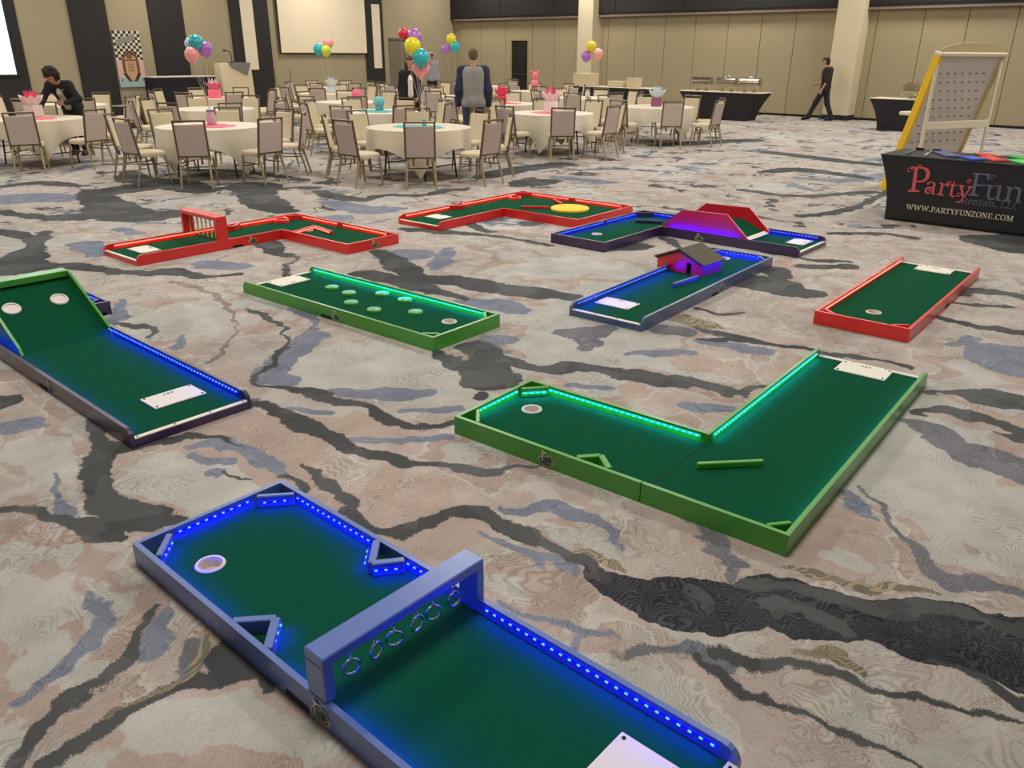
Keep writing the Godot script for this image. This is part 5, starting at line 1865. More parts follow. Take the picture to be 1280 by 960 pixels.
func chafing_dish(at: Vector3, turn: float, label: String) -> void:
	var t := thing("chafing_dish", label, "chafing dish", at, turn, "chafing dishes on the buffet tables")
	var chrome := mat(214, 206, 194, 0.16, 1.0)
	var mb := MB.new()
	mb.box(Vector3(0, 0.2, 0), Vector3(0.6, 0.11, 0.36), 0.03)
	part("pan", mb, chrome, t)
	mb = MB.new()
	mb.box(Vector3(0, 0.264, 0), Vector3(0.64, 0.02, 0.40), 0.008)
	part("rim", mb, chrome, t)
	var lid := MB.new()
	var out := PackedVector2Array()
	for k in 13:
		var a := PI * k / 12.0
		out.append(Vector2(cos(a) * 0.185, 0.275 + sin(a) * 0.12))
	lid.prism(out, Vector3(-0.29, 0, 0), Vector3(0, 0, 1), Vector3.UP, Vector3(0.58, 0, 0))
	var l := part("lid", lid, chrome, t)
	mb = MB.new()
	mb.tube([Vector3(-0.08, 0.39, 0.02), Vector3(-0.08, 0.425, 0.02), Vector3(0.08, 0.425, 0.02), Vector3(0.08, 0.39, 0.02)], 0.009, 6)
	part("handle", mb, chrome, l)
	for sx in [-1.0, 1.0]:
		for sz in [-1.0, 1.0]:
			mb = MB.new()
			mb.tube([Vector3(sx * 0.26, 0.16, sz * 0.16), Vector3(sx * 0.29, 0.06, sz * 0.17), Vector3(sx * 0.28, 0.0, sz * 0.17)], 0.011, 6)
			part("leg", mb, chrome, t)
	for sx in [-1.0, 1.0]:
		mb = MB.new()
		mb.cyl(Vector3(sx * 0.14, 0.0, 0), Vector3(sx * 0.14, 0.07, 0), 0.045, 0.045, 12)
		part("burner", mb, mat(170, 160, 140, 0.3, 0.8), t)

func make_service() -> void:
	var black := mat(22, 21, 24, 0.8)
	var white := mat(222, 210, 186, 0.7)
	stretch_table("buffet_table", "black stretch-covered buffet table carrying three chafing dishes", Vector3(-12.3, 0, -23.6), 0.02, 2.7, 0.78, 0.78, 0.42, 0.06, black, white)
	chafing_dish(Vector3(-13.05, 0.803, -23.55), 0.1, "chrome chafing dish at the buffet end nearest the round tables")
	chafing_dish(Vector3(-12.25, 0.803, -23.6), 0.1, "chrome chafing dish in the middle of the three")
	chafing_dish(Vector3(-11.5, 0.803, -23.6), 0.1, "chrome chafing dish at the buffet end nearest the walking man")
	stretch_table("buffet_table", "black stretch-covered buffet table behind the peg board game", Vector3(-6.9, 0, -23.45), 0.0, 1.8, 0.78, 0.78, 0.3, 0.06, black, white)
	chafing_dish(Vector3(-6.85, 0.803, -23.5), 1.45, "chrome chafing dish partly behind the peg board game")
	stretch_table("buffet_table", "long black buffet table by the square column, boxes on top", Vector3(-16.6, 0, -23.9), 0.0, 3.4, 0.78, 0.78, 0.35, 0.06, black, white)
	for q in [[-17.75, 0.62, 0.5, 0.22, "wide white serving box by the square column"], [-16.4, 0.5, 0.34, 0.1, "low white tray at the middle of the long buffet"], [-15.75, 0.34, 0.3, 0.16, "grey glass rack at the right end of the long buffet"]]:
		var t := thing("serving_box", q[4], "box", Vector3(q[0], 0.80, -23.85), 0.05)
		var mb := MB.new()
		mb.box(Vector3(0, q[3] * 0.9, 0), Vector3(q[1] * 1.2, q[3] * 1.8, q[2]), 0.01)
		part("body", mb, mat(206, 190, 156, 0.7), t)
		mb = MB.new()
		mb.box(Vector3(0, q[3] * 1.8, 0), Vector3(q[1] * 1.24, 0.02, q[2] * 1.05), 0.006)
		part("lid", mb, mat(216, 202, 170, 0.6), t)
	# bar-height table with a black skirt by the left wall
	var t := thing("bar_table", "bar-height table with pleated black skirt before the dark wall bands", "table", Vector3(-25.5, 0, -13.08))
	var mb := MB.new()
	mb.span(Vector3(-0.34, 1.08, -1.02), Vector3(0.34, 1.12, 1.02), 0.01)
	part("tabletop", mb, mat(196, 186, 166, 0.6), t)
	mb = MB.new()
	var edge := []
	for k in 120:
		var f := k / 120.0 * 5.4
		var p: Vector2
		if f < 2.04: p = Vector2(0.34, -1.02 + f)
		elif f < 2.70: p = Vector2(0.34 - (f - 2.04) * 0.68 / 0.66, 1.02)
		elif f < 4.74: p = Vector2(-0.34, 1.02 - (f - 2.70))
		else: p = Vector2(-0.34 + (f - 4.74) * 0.68 / 0.66, -1.02)
		edge.append(p * (1.0 + (0.008 if k % 2 else -0.008)))
	for k in 120:
		var p: Vector2 = edge[k]
		var q: Vector2 = edge[(k + 1) % 120]
		mb.face([Vector3(p.x, 0.02, p.y), Vector3(q.x, 0.02, q.y), Vector3(q.x * 0.99, 1.09, q.y * 0.99), Vector3(p.x * 0.99, 1.09, p.y * 0.99)], Vector3(p.x, 0, p.y))
	part("pleated_skirt", mb, mat(18, 18, 22, 0.85), t)
	for s in [-1.0, 1.0]:
		for w in [-1.0, 1.0]:
			mb = MB.new()
			mb.cyl(Vector3(s * 0.26, 0, w * 0.9), Vector3(s * 0.26, 1.08, w * 0.9), 0.02, 0.02, 8)
			part("leg", mb, mat(60, 58, 56, 0.4, 0.7), t)
	# draped lectern
	t = thing("draped_lectern", "tall stand draped in cream cloth with a grey shawl over one corner", "lectern", Vector3(-25.6, 0, -14.98))
	mb = MB.new()
	var n := 64
	for k in n:
		var P := func(kk: int, y: float, grow: float) -> Vector3:
			var a := TAU * kk / n
			var e := pow(pow(absf(cos(a)), 6.0) + pow(absf(sin(a)), 6.0), -1.0 / 6.0)
			var w := 1.0 + grow * 0.02 * sin(kk * 1.4)
			return Vector3(cos(a) * e * (0.28 + 0.03 * grow) * w, y, sin(a) * e * (0.56 + 0.04 * grow) * w)
		mb.face([P.call(k, 0.02, 1.0), P.call(k + 1, 0.02, 1.0), P.call(k + 1, 1.48, 0.0), P.call(k, 1.48, 0.0)], P.call(k, 0.0, 0.0))
		mb.face([Vector3(0, 1.5, 0), P.call(k, 1.48, 0.0), P.call(k + 1, 1.48, 0.0)], Vector3.UP)
	part("cloth", mb, mat(216, 200, 166, 0.85), t)
	mb = MB.new()
	mb.face([Vector3(0.30, 1.495, 0.3), Vector3(0.30, 1.495, -0.5), Vector3(0.315, 1.1, -0.32), Vector3(0.31, 1.38, 0.25)], Vector3.RIGHT)
	mb.face([Vector3(0.30, 1.502, 0.3), Vector3(0.30, 1.502, -0.5), Vector3(-0.1, 1.505, -0.4), Vector3(-0.1, 1.505, 0.2)], Vector3.UP)
	part("shawl", mb, mat(118, 116, 112, 0.9), t)
	t = thing("microphone", "small dark gooseneck microphone on the draped lectern", "microphone", Vector3(-25.55, 1.503, -14.95))
	mb = MB.new()
	mb.cyl(Vector3(0, 0, 0), Vector3(0, 0.03, 0), 0.07, 0.06, 14)
	part("foot", mb, mat(30, 30, 30, 0.5), t)
	mb = MB.new()
	mb.tube([Vector3(0, 0.03, 0), Vector3(0, 0.22, 0.0), Vector3(0.02, 0.33, 0.08), Vector3(0.04, 0.36, 0.2)], 0.014, 7)
	part("neck", mb, mat(34, 30, 28, 0.5), t)
	mb = MB.new()
	mb.ball(Vector3(0.04, 0.36, 0.25), Vector3(0.03, 0.03, 0.06), 10, 7)
	part("head", mb, mat(24, 24, 24, 0.6), t)
	# pair of thin stands near the screen
	for q in [[-16.3, "slim metal stand left of the projection screen, first"], [-16.9, "slim metal stand left of the projection screen, second"]]:
		t = thing("pole_stand", q[1], "stand", Vector3(-25.2, 0, q[0]))
		t.set_meta("label", "slim grey pole stand closer to the draped lectern" if q[0] > -16.5 else "slim grey pole stand closer to the projection screen")
		mb = MB.new()
		mb.lathe([Vector2(0, 0), Vector2(0.16, 0), Vector2(0.15, 0.03), Vector2(0, 0.04)], Vector3.ZERO, 18)
		part("foot", mb, mat(110, 100, 84, 0.5, 0.5), t)
		mb = MB.new()
		mb.cyl(Vector3(0, 0.03, 0), Vector3(0, 1.32, 0), 0.018, 0.018, 8)
		part("pole", mb, mat(150, 138, 110, 0.4, 0.5), t)
		mb = MB.new()
		mb.ball(Vector3(0, 1.34, 0), Vector3(0.035, 0.035, 0.035), 10, 6)
		part("cap", mb, mat(170, 156, 124, 0.4, 0.5), t)
	# low black case by the poster
	t = thing("equipment_case", "low black equipment case on the floor below the poster", "case", Vector3(-21.9, 0, -9.85), 0.3)
	mb = MB.new()
	mb.box(Vector3(0, 0.27, 0), Vector3(0.6, 0.5, 1.1), 0.02)
	part("body", mb, mat(24, 22, 24, 0.6), t)
	mb = MB.new()
	mb.box(Vector3(0, 0.53, 0), Vector3(0.64, 0.03, 1.14), 0.008)
	part("lid", mb, mat(120, 112, 98, 0.5), t)
	for sx in [-1.0, 1.0]:
		for sz in [-1.0, 1.0]:
			mb = MB.new()
			mb.ball(Vector3(sx * 0.24, 0.025, sz * 0.45), Vector3(0.025, 0.025, 0.025), 8, 6)
			part("caster", mb, mat(40, 40, 40, 0.5), t)

func make_party_table() -> void:
	var black := mat(24, 23, 25, 0.75)
	var t := stretch_table("printed_table", "black stretch-covered table printed with a party rental name", Vector3(-2.31, 0, -10.72), 0.0, 1.86, 0.86, 0.74, 0.16, 0.045, black, mat(30, 29, 31, 0.7))
	var red := mat(196, 82, 84, 0.7)
	var grey := mat(92, 92, 114, 0.7)
	var z := 0.432
	# front of the cover is a flat sheet in this band, so the lettering lies on a print panel
	var mb := MB.new()
	mb.span(Vector3(-0.72, 0.03, 0.40), Vector3(0.72, 0.70, z - 0.004), 0.004)
	part("print_panel", mb, black, t)
	words("P", 0.40, red, t, "lettering", Vector3(-0.445, 0.50, z), Basis(Vector3.BACK, 0.05), "Droid Serif")
	words("arty", 0.255, red, t, "lettering", Vector3(-0.13, 0.44, z), Basis(Vector3.BACK, -0.02), "Droid Serif")
	words("F", 0.35, grey, t, "lettering", Vector3(0.185, 0.505, z), Basis.IDENTITY, "Droid Serif")
	words("un", 0.30, grey, t, "lettering", Vector3(0.44, 0.465, z), Basis(Vector3.BACK, 0.02), "Droid Serif")
	words("Rentals, LLC", 0.098, grey, t, "lettering", Vector3(0.33, 0.322, z), Basis.IDENTITY, "Droid Serif", false, true)
	words("WWW.PARTYFUNZONE.COM", 0.081, mat(214, 208, 186, 0.7), t, "web_address", Vector3(0.03, 0.184, z), Basis(Vector3.BACK, 0.0), "Droid Serif")
	for q in [[-0.575, 0.60, 0.032, 0], [-0.31, 0.40, 0.022, 0], [0.0, 0.375, 0.026, 0], [0.075, 0.535, 0.024, 0], [-0.47, 0.655, 0.016, 0], [-0.125, 0.50, 0.02, 0], [0.30, 0.60, 0.028, 1], [0.33, 0.50, 0.024, 1]]:
		mb = MB.new()
		var sp := []
		for k in 14:
			var a: float = k * 0.5
			sp.append(Vector3(q[0] + cos(a) * q[2] * (1 - k * 0.05), q[1] + sin(a) * q[2] * (1 - k * 0.05), z + 0.001))
		mb.tube(sp, 0.006, 5)
		part("curl", mb, grey if q[3] else red, t)
	# putters, clipboards and scorecards on the table
	var y := 0.762
	var putters := [[-0.72, 0.05, Color8(60, 120, 90)], [-0.52, 0.02, Color8(200, 196, 188)]]
	for i in 2:
		var o := thing("putter", "white-shafted golf putter lying at the left end of printed table" if i == 1 else "green-gripped golf putter lying at the left end of printed table", "putter", Vector3(-2.31 + putters[i][0], y, -10.72), 0.12)
		mb = MB.new()
		mb.cyl(Vector3(0, 0.012, -0.3), Vector3(0.02, 0.012, 0.34), 0.006, 0.007, 7)
		part("shaft", mb, mat(206, 200, 186, 0.3, 0.5), o)
		mb = MB.new()
		mb.cyl(Vector3(0.014, 0.012, 0.14), Vector3(0.02, 0.013, 0.36), 0.012, 0.013, 8)
		part("grip", mb, mat(putters[i][2].r8, putters[i][2].g8, putters[i][2].b8, 0.7), o)
		mb = MB.new()
		mb.box(Vector3(0.04, 0.014, -0.31), Vector3(0.11, 0.026, 0.024), 0.006)
		part("head", mb, mat(60, 60, 64, 0.3, 0.8), o)
	var boards := [[-0.30, 0.05, Color8(70, 84, 130), "steel blue", 0.52, 0.0], [0.03, 0.28, Color8(30, 84, 190), "bright blue", 0.28, 0.22], [0.08, -0.18, Color8(196, 66, 52), "dull red", 0.34, 0.12], [0.22, 0.18, Color8(212, 62, 44), "bright red", 0.36, 0.15], [0.44, -0.16, Color8(46, 160, 58), "dark green", 0.36, 0.1], [0.52, 0.25, Color8(70, 200, 96), "light green", 0.30, 0.2]]
	for b in boards:
		var o := thing("scorecard_stack", "%s stack of scorecards on the printed black table" % b[3], "scorecards", Vector3(-2.31 + b[0], y, -10.72 + b[1]), 0.55 + b[5])
		mb = MB.new()
		mb.box(Vector3(0, 0.011, 0), Vector3(0.17, 0.022, b[4]), 0.004)
		part("card_pad", mb, mat(b[2].r8, b[2].g8, b[2].b8, 0.6), o)
		mb = MB.new()
		mb.box(Vector3(0, 0.0245, b[4] * 0.42), Vector3(0.09, 0.006, 0.03), 0.002)
		part("clip", mb, mat(180, 176, 170, 0.3, 0.7), o)
	# peg board game behind the table
	var w := Vector3(0.396, 0, -0.918)
	var n := Vector3(-0.918, 0, -0.396)
	var foot := Vector3(-3.872, 0, -12.687)
	var W := 1.3
	var H := 1.87
	t = thing("peg_board_game", "tall leaning peg board game with yellow edge and white pole frame", "game", foot)
	var top := -n * 0.5 + Vector3(0, H, 0)
	var yellow := mat(236, 190, 20, 0.5)
	var pole := mat(222, 212, 186, 0.45)
	var up := top.normalized()
	var nn := w.cross(up).normalized()
	var Lb := top.length()
	var tb := Basis(w, up, nn)
	mb = MB.new()
	mb.box(w * W * 0.5 + up * Lb * 0.5, Vector3(W - 0.03, Lb - 0.02, 0.012), 0.002, tb)
	part("board_panel", mb, mat(208, 200, 194, 0.55), t)
	mb = MB.new()
	mb.box(up * Lb * 0.5, Vector3(0.05, Lb, 0.11), 0.006, tb)
	part("side_rail", mb, yellow, t)
	mb = MB.new()
	mb.box(w * W + up * Lb * 0.5, Vector3(0.035, Lb, 0.09), 0.006, tb)
	part("side_rail", mb, mat(196, 172, 110, 0.6), t)
	mb = MB.new()
	mb.box(w * W * 0.5 + up * Lb, Vector3(W + 0.06, 0.045, 0.11), 0.006, tb)
	part("top_rail", mb, pole, t)
	var arch := PackedVector2Array()
	for k in 15:
		var a := PI * k / 14.0
		arch.append(Vector2(W * 0.5 + cos(a) * W * 0.5, sin(a) * 0.125))
	mb = MB.new()
	mb.prism(arch, up * (Lb + 0.02) - nn * 0.01, w, Vector3.UP, nn * 0.02)
	part("arched_crest", mb, mat(176, 158, 122, 0.6), t)
	for r in 9:
		for c in 7:
			mb = MB.new()
			var p := w * (0.16 + (W - 0.32) * (c + 0.5 * (r % 2)) / 6.6) + up * (0.72 + 0.12 * r)
			mb.cyl(p - nn * 0.03, p + nn * 0.04, 0.008, 0.008, 6)
			part("peg", mb, mat(116, 108, 102, 0.5), t)
	for k in 2:
		mb = MB.new()
		var p := -n * 0.5 + w * (W * k)
		mb.cyl(p, p + Vector3(0, H, 0), 0.026, 0.024, 10)
		part("support_pole", mb, pole, t)
	mb = MB.new()
	var pr := -n * 0.5 + Vector3(0, 1.06, 0)
	mb.box(pr + w * W * 0.5 - Vector3(0, 0.12, 0), Vector3(W, 0.1, 0.03), 0.004, Basis(w, Vector3.UP, w.cross(Vector3.UP)))
	part("cross_rail", mb, pole, t)
	mb = MB.new()
	mb.box(up * 1.12 + w * 0.55 + n * 0.14, Vector3(1.1, 0.05, 0.24), 0.01, Basis(w, Vector3.UP, w.cross(Vector3.UP)))
	part("ball_tray", mb, mat(226, 216, 190, 0.6), t)

# ---------------------------------------------------------------- people
# bones are [from, to, radius at from, radius at to]; their field is joined smoothly and meshed as surface nets
func net(mb: MB, bones: Array, cell: float, k: float) -> void:
	var lo: Vector3 = bones[0][0]
	var hi: Vector3 = lo
	for b in bones:
		var r: float = maxf(b[2], b[3]) + cell * 2.0
		var rv := Vector3(r, r, r)
		lo = lo.min(b[0] - rv).min(b[1] - rv)
		hi = hi.max(b[0] + rv).max(b[1] + rv)
	var nx := int((hi.x - lo.x) / cell) + 2
	var ny := int((hi.y - lo.y) / cell) + 2
	var nz := int((hi.z - lo.z) / cell) + 2
	var F := PackedFloat32Array()
	F.resize(nx * ny * nz)
	F.fill(1.0)
	for b in bones:
		var a: Vector3 = b[0]
		var d: Vector3 = b[1] - a
		var ra: float = b[2]
		var dr: float = b[3] - ra
		var il := 1.0 / maxf(d.length_squared(), 1e-8)
		var r := maxf(b[2], b[3]) + k + cell * 2.0
		var rv := Vector3(r, r, r)
		var p0: Vector3 = (a.min(b[1]) - rv - lo) / cell
		var p1: Vector3 = (a.max(b[1]) + rv - lo) / cell
		for z in range(maxi(int(p0.z), 0), mini(int(p1.z) + 1, nz)):
			for y in range(maxi(int(p0.y), 0), mini(int(p1.y) + 1, ny)):
				for x in range(maxi(int(p0.x), 0), mini(int(p1.x) + 1, nx)):
					var p := lo + Vector3(x, y, z) * cell - a
					var t := clampf(p.dot(d) * il, 0.0, 1.0)
					var v := (p - d * t).length() - ra - dr * t
					var i := (z * ny + y) * nx + x
					var o := F[i]
					var h := maxf(k - absf(o - v), 0.0) / k
					F[i] = minf(o, v) - h * h * k * 0.25
	var idx := {}
	var P := PackedVector3Array()
	var N := PackedVector3Array()
	var sy := nx
	var sz := nx * ny
	var corner := [0, 1, sy, sy + 1, sz, sz + 1, sz + sy, sz + sy + 1]
	var edges := [[0, 1], [2, 3], [4, 5], [6, 7], [0, 2], [1, 3], [4, 6], [5, 7], [0, 4], [1, 5], [2, 6], [3, 7]]
	for z in nz - 1:
		for y in ny - 1:
			var row := (z * ny + y) * nx
			for x in nx - 1:
				var i := row + x
				var s := 0
				if F[i] < 0.0: s += 1
				if F[i + 1] < 0.0: s += 1
				if F[i + sy] < 0.0: s += 1
				if F[i + sy + 1] < 0.0: s += 1
				if F[i + sz] < 0.0: s += 1
				if F[i + sz + 1] < 0.0: s += 1
				if F[i + sz + sy] < 0.0: s += 1
				if F[i + sz + sy + 1] < 0.0: s += 1
				if s == 0 or s == 8:
					continue
				var sum := Vector3.ZERO
				var cnt := 0
				for e in edges:
					var f0 := F[i + corner[e[0]]]
					var f1 := F[i + corner[e[1]]]
					if (f0 < 0.0) != (f1 < 0.0):
						var t := f0 / (f0 - f1)
						var c0 := Vector3(e[0] & 1, (e[0] >> 1) & 1, e[0] >> 2)
						var c1 := Vector3(e[1] & 1, (e[1] >> 1) & 1, e[1] >> 2)
						sum += c0.lerp(c1, t)
						cnt += 1
				idx[i] = P.size()
				P.append(lo + (Vector3(x, y, z) + sum / cnt) * cell)
				var g := Vector3(F[i + 1] + F[i + 1 + sy] + F[i + 1 + sz] + F[i + 1 + sy + sz] - F[i] - F[i + sy] - F[i + sz] - F[i + sy + sz],
					F[i + sy] + F[i + 1 + sy] + F[i + sy + sz] + F[i + 1 + sy + sz] - F[i] - F[i + 1] - F[i + sz] - F[i + 1 + sz],
					F[i + sz] + F[i + 1 + sz] + F[i + sy + sz] + F[i + 1 + sy + sz] - F[i] - F[i + 1] - F[i + sy] - F[i + 1 + sy])
				N.append(g.normalized())
	for i in idx:
		for ax in 3:
			var st: int = [1, sy, sz][ax]
			var u: int = [sy, sz, 1][ax]
			var w: int = [sz, 1, sy][ax]
			var f0 := F[i]
			var f1 := F[i + st]
			if (f0 < 0.0) == (f1 < 0.0):
				continue
			if not (idx.has(i - u) and idx.has(i - w) and idx.has(i - u - w)):
				continue
			var q := [idx[i], idx[i - u], idx[i - u - w], idx[i - w]]
			if f0 > 0.0:
				q.reverse()
			mb.stri(P[q[0]], P[q[1]], P[q[2]], N[q[0]], N[q[1]], N[q[2]])
			mb.stri(P[q[0]], P[q[2]], P[q[3]], N[q[0]], N[q[2]], N[q[3]])

func hand_bones(wrist: Vector3, dir: Vector3, palm: Vector3, thumb_side: Vector3, curl: float) -> Array:
	dir = dir.normalized()
	thumb_side = (thumb_side - dir * thumb_side.dot(dir)).normalized()
	palm = dir.cross(thumb_side) * signf(dir.cross(thumb_side).dot(palm))
	var b := []
	for s in [-1.0, -0.33, 0.33, 1.0]:
		b.append([wrist + thumb_side * s * 0.014, wrist + dir * 0.085 + thumb_side * s * 0.030, 0.017, 0.013])
	var lens := [0.062, 0.076, 0.082, 0.072]
	for k in 4:
		var base := wrist + dir * 0.085 + thumb_side * (-0.031 + 0.0207 * k)
		var d1 := (dir + palm * curl * 0.5).normalized()
		var d2 := (dir + palm * curl * 1.6).normalized()
		var mid: Vector3 = base + d1 * lens[k] * 0.55
		b.append([base, mid, 0.0098, 0.009])
		b.append([mid, mid + d2 * lens[k] * 0.5, 0.009, 0.0078])
	var tb := wrist + dir * 0.03 + thumb_side * 0.026
	var tm := tb + (thumb_side * 0.75 + dir * 0.7 + palm * 0.3).normalized() * 0.042
	b.append([tb, tm, 0.013, 0.0105])
	b.append([tm, tm + (dir + palm * curl * 0.6 + thumb_side * 0.2).normalized() * 0.034, 0.0105, 0.0085])
	return b

func figure(label: String, at: Vector3, turn: float, J: Dictionary, look: Dictionary) -> Node3D:
	var t := thing("person", label, "person", at, turn)
	var skin: Material = look.skin
	var slim: float = look.get("slim", 1.0)
	# skin: one continuous mesh
	var mb := MB.new()
	var body := [[J.hip, J.chest, 0.10 * slim, 0.10 * slim], [J.chest, J.neck, 0.08, 0.05], [J.neck, J.head, 0.052, 0.05], [J.sl, J.sr, 0.055, 0.055], [J.hl, J.hr, 0.085, 0.085]]
	for s in ["l", "r"]:
		body.append([J["s" + s], J["e" + s], 0.046 * slim, 0.038 * slim])
		body.append([J["e" + s], J["w" + s], 0.038 * slim, 0.026])
		body.append([J["h" + s], J["k" + s], 0.078 * slim, 0.052])
		body.append([J["k" + s], J["a" + s], 0.052, 0.036])
		body.append([J["a" + s], J["t" + s], 0.036, 0.03])
	net(mb, body, 0.018, 0.04)
	var fw: Vector3 = J.fwd.normalized()
	var side := Vector3.UP.cross(fw).normalized()      # the figure's left
	var up := fw.cross(side).normalized()
	var hd: Vector3 = J.head
	var skull := [[hd - fw * 0.025 + up * 0.025, hd + fw * 0.012 + up * 0.03, 0.083, 0.08], [hd + fw * 0.03 + up * 0.0, hd + fw * 0.052 - up * 0.075, 0.058, 0.036], [hd - up * 0.04, hd + fw * 0.03 - up * 0.085, 0.055, 0.04],
		[hd + fw * 0.085 + up * 0.005, hd + fw * 0.108 - up * 0.022, 0.008, 0.013], [hd + fw * 0.082 - side * 0.03 + up * 0.022, hd + fw * 0.082 + side * 0.03 + up * 0.022, 0.012, 0.012],
		[hd + fw * 0.083 - side * 0.016 - up * 0.052, hd + fw * 0.083 + side * 0.016 - up * 0.052, 0.0095, 0.0095],
		[hd + side * 0.084 - fw * 0.008 + up * 0.012, hd + side * 0.086 - fw * 0.012 - up * 0.028, 0.014, 0.009], [hd - side * 0.084 - fw * 0.008 + up * 0.012, hd - side * 0.086 - fw * 0.012 - up * 0.028, 0.014, 0.009],
		[J.neck, hd - up * 0.04 - fw * 0.02, 0.052, 0.05]]
	net(mb, skull, 0.007, 0.02)
	for s in ["l", "r"]:
		var g: Array = J["g" + s]
		net(mb, hand_bones(J["w" + s], g[0], g[1], g[2], g[3]), 0.006, 0.006)
	part("body", mb, skin, t)
	# eyes and lips
	for s in [-1.0, 1.0]:
		mb = MB.new()
		mb.ball(hd + fw * 0.083 + side * 0.031 * s + up * 0.004, Vector3(0.011, 0.008, 0.011), 8, 6)
		part("eye", mb, mat(38, 28, 24, 0.3), t)
	mb = MB.new()
	mb.ball(hd + fw * 0.092 - up * 0.052, Vector3(0.02, 0.006, 0.008), 8, 6, Basis(side, up, fw))
	part("lips", mb, mat(150, 92, 84, 0.5), t)
	# top
	var wide: float = look.get("top_w", 0.02)
	var c: Vector3 = J.chest
	var hp: Vector3 = J.hip
	var top := [[J.sl, J.sr, 0.062 + wide, 0.062 + wide], [J.sl.lerp(c, 0.45), J.hl.lerp(hp, 0.25) + Vector3(0, 0.06, 0), 0.098 * slim + wide, 0.092 * slim + wide], [J.sr.lerp(c, 0.45), J.hr.lerp(hp, 0.25) + Vector3(0, 0.06, 0), 0.098 * slim + wide, 0.092 * slim + wide],
		[J.hl, J.hr, 0.098 + wide, 0.098 + wide], [c, c.lerp(J.neck, 0.75), 0.09, 0.058]]
	if look.has("hem"):
		for s in ["l", "r"]:
			top.append([J["h" + s], J["h" + s].lerp(J["k" + s], look.hem), 0.10 + wide, 0.095 + wide])
	var sleeve_bones := []
	var cuff: float = look.get("cuff", 0.94)
	for s in ["l", "r"]:
		sleeve_bones.append([J["s" + s], J["e" + s], 0.054 * slim + wide, 0.046 * slim + wide * 0.8])
		if cuff > 0.0:
			sleeve_bones.append([J["e" + s], J["e" + s].lerp(J["w" + s], cuff), 0.046 * slim + wide * 0.8, 0.034 + wide * 0.6])
	if look.has("sleeve"):
		mb = MB.new()
		net(mb, top, 0.018, 0.05)
		part("shirt", mb, look.top, t)
		for s in ["l", "r"]:
			var side_b := []
			for b in sleeve_bones:
				if b[0].is_equal_approx(J["s" + s]) or b[0].is_equal_approx(J["e" + s]):
					side_b.append(b)
			side_b.append([J["s" + s], J["s" + s].lerp(J.neck, 0.62), 0.062 + wide, 0.05])
			mb = MB.new()
			net(mb, side_b.map(func(b): return [b[0], b[1], b[2] + 0.006, b[3] + 0.006]), 0.016, 0.04)
			part("sleeve", mb, look.sleeve, t)
	else:
		mb = MB.new()
		net(mb, top + sleeve_bones, 0.018, 0.045)
		part(look.get("top_name", "shirt"), mb, look.top, t)
	if look.has("inner"):
		mb = MB.new()
		var q0: Vector3 = c.lerp(J.neck, 0.55) + look.front * 0.055
		var q1: Vector3 = hp + look.front * (0.115 + wide) + Vector3(0, 0.02, 0)
		net(mb, [[q0, c + look.front * (0.10 + wide), 0.035, 0.05], [c + look.front * (0.10 + wide), q1, 0.05, 0.06]], 0.012, 0.03)
		part("inner_shirt", mb, look.inner, t)
	if look.has("hood"):
		mb = MB.new()
		net(mb, [[hd - fw * 0.045 + up * 0.035, hd - fw * 0.02 + up * 0.06, 0.105, 0.1], [hd - fw * 0.05 + up * 0.02, J.neck - fw * 0.02, 0.105, 0.095], [hd + side * 0.075 - fw * 0.02, J.neck + side * 0.06, 0.045, 0.05], [hd - side * 0.075 - fw * 0.02, J.neck - side * 0.06, 0.045, 0.05]], 0.014, 0.04)
		part("hood", mb, look.hood, t)
	# trousers and shoes
	mb = MB.new()
	var pants := [[J.hl, J.hr, 0.1, 0.1], [hp, hp + Vector3(0, 0.08, 0), 0.1, 0.1]]
	for s in ["l", "r"]:
		pants.append([J["h" + s], J["k" + s], 0.102 * slim, 0.078])
		pants.append([J["k" + s], J["a" + s], 0.076, 0.064])
	net(mb, pants, 0.018, 0.04)
	part("trousers", mb, look.bottom, t)
	for s in ["l", "r"]:
		mb = MB.new()
		net(mb, [[J["a" + s] + Vector3(0, -0.02, 0), J["t" + s], 0.048, 0.04], [J["a" + s], J["a" + s] + (J["a" + s] - J["t" + s]).normalized() * 0.035 + Vector3(0, -0.03, 0), 0.046, 0.042]], 0.014, 0.03)
		part("shoe", mb, look.shoe, t)
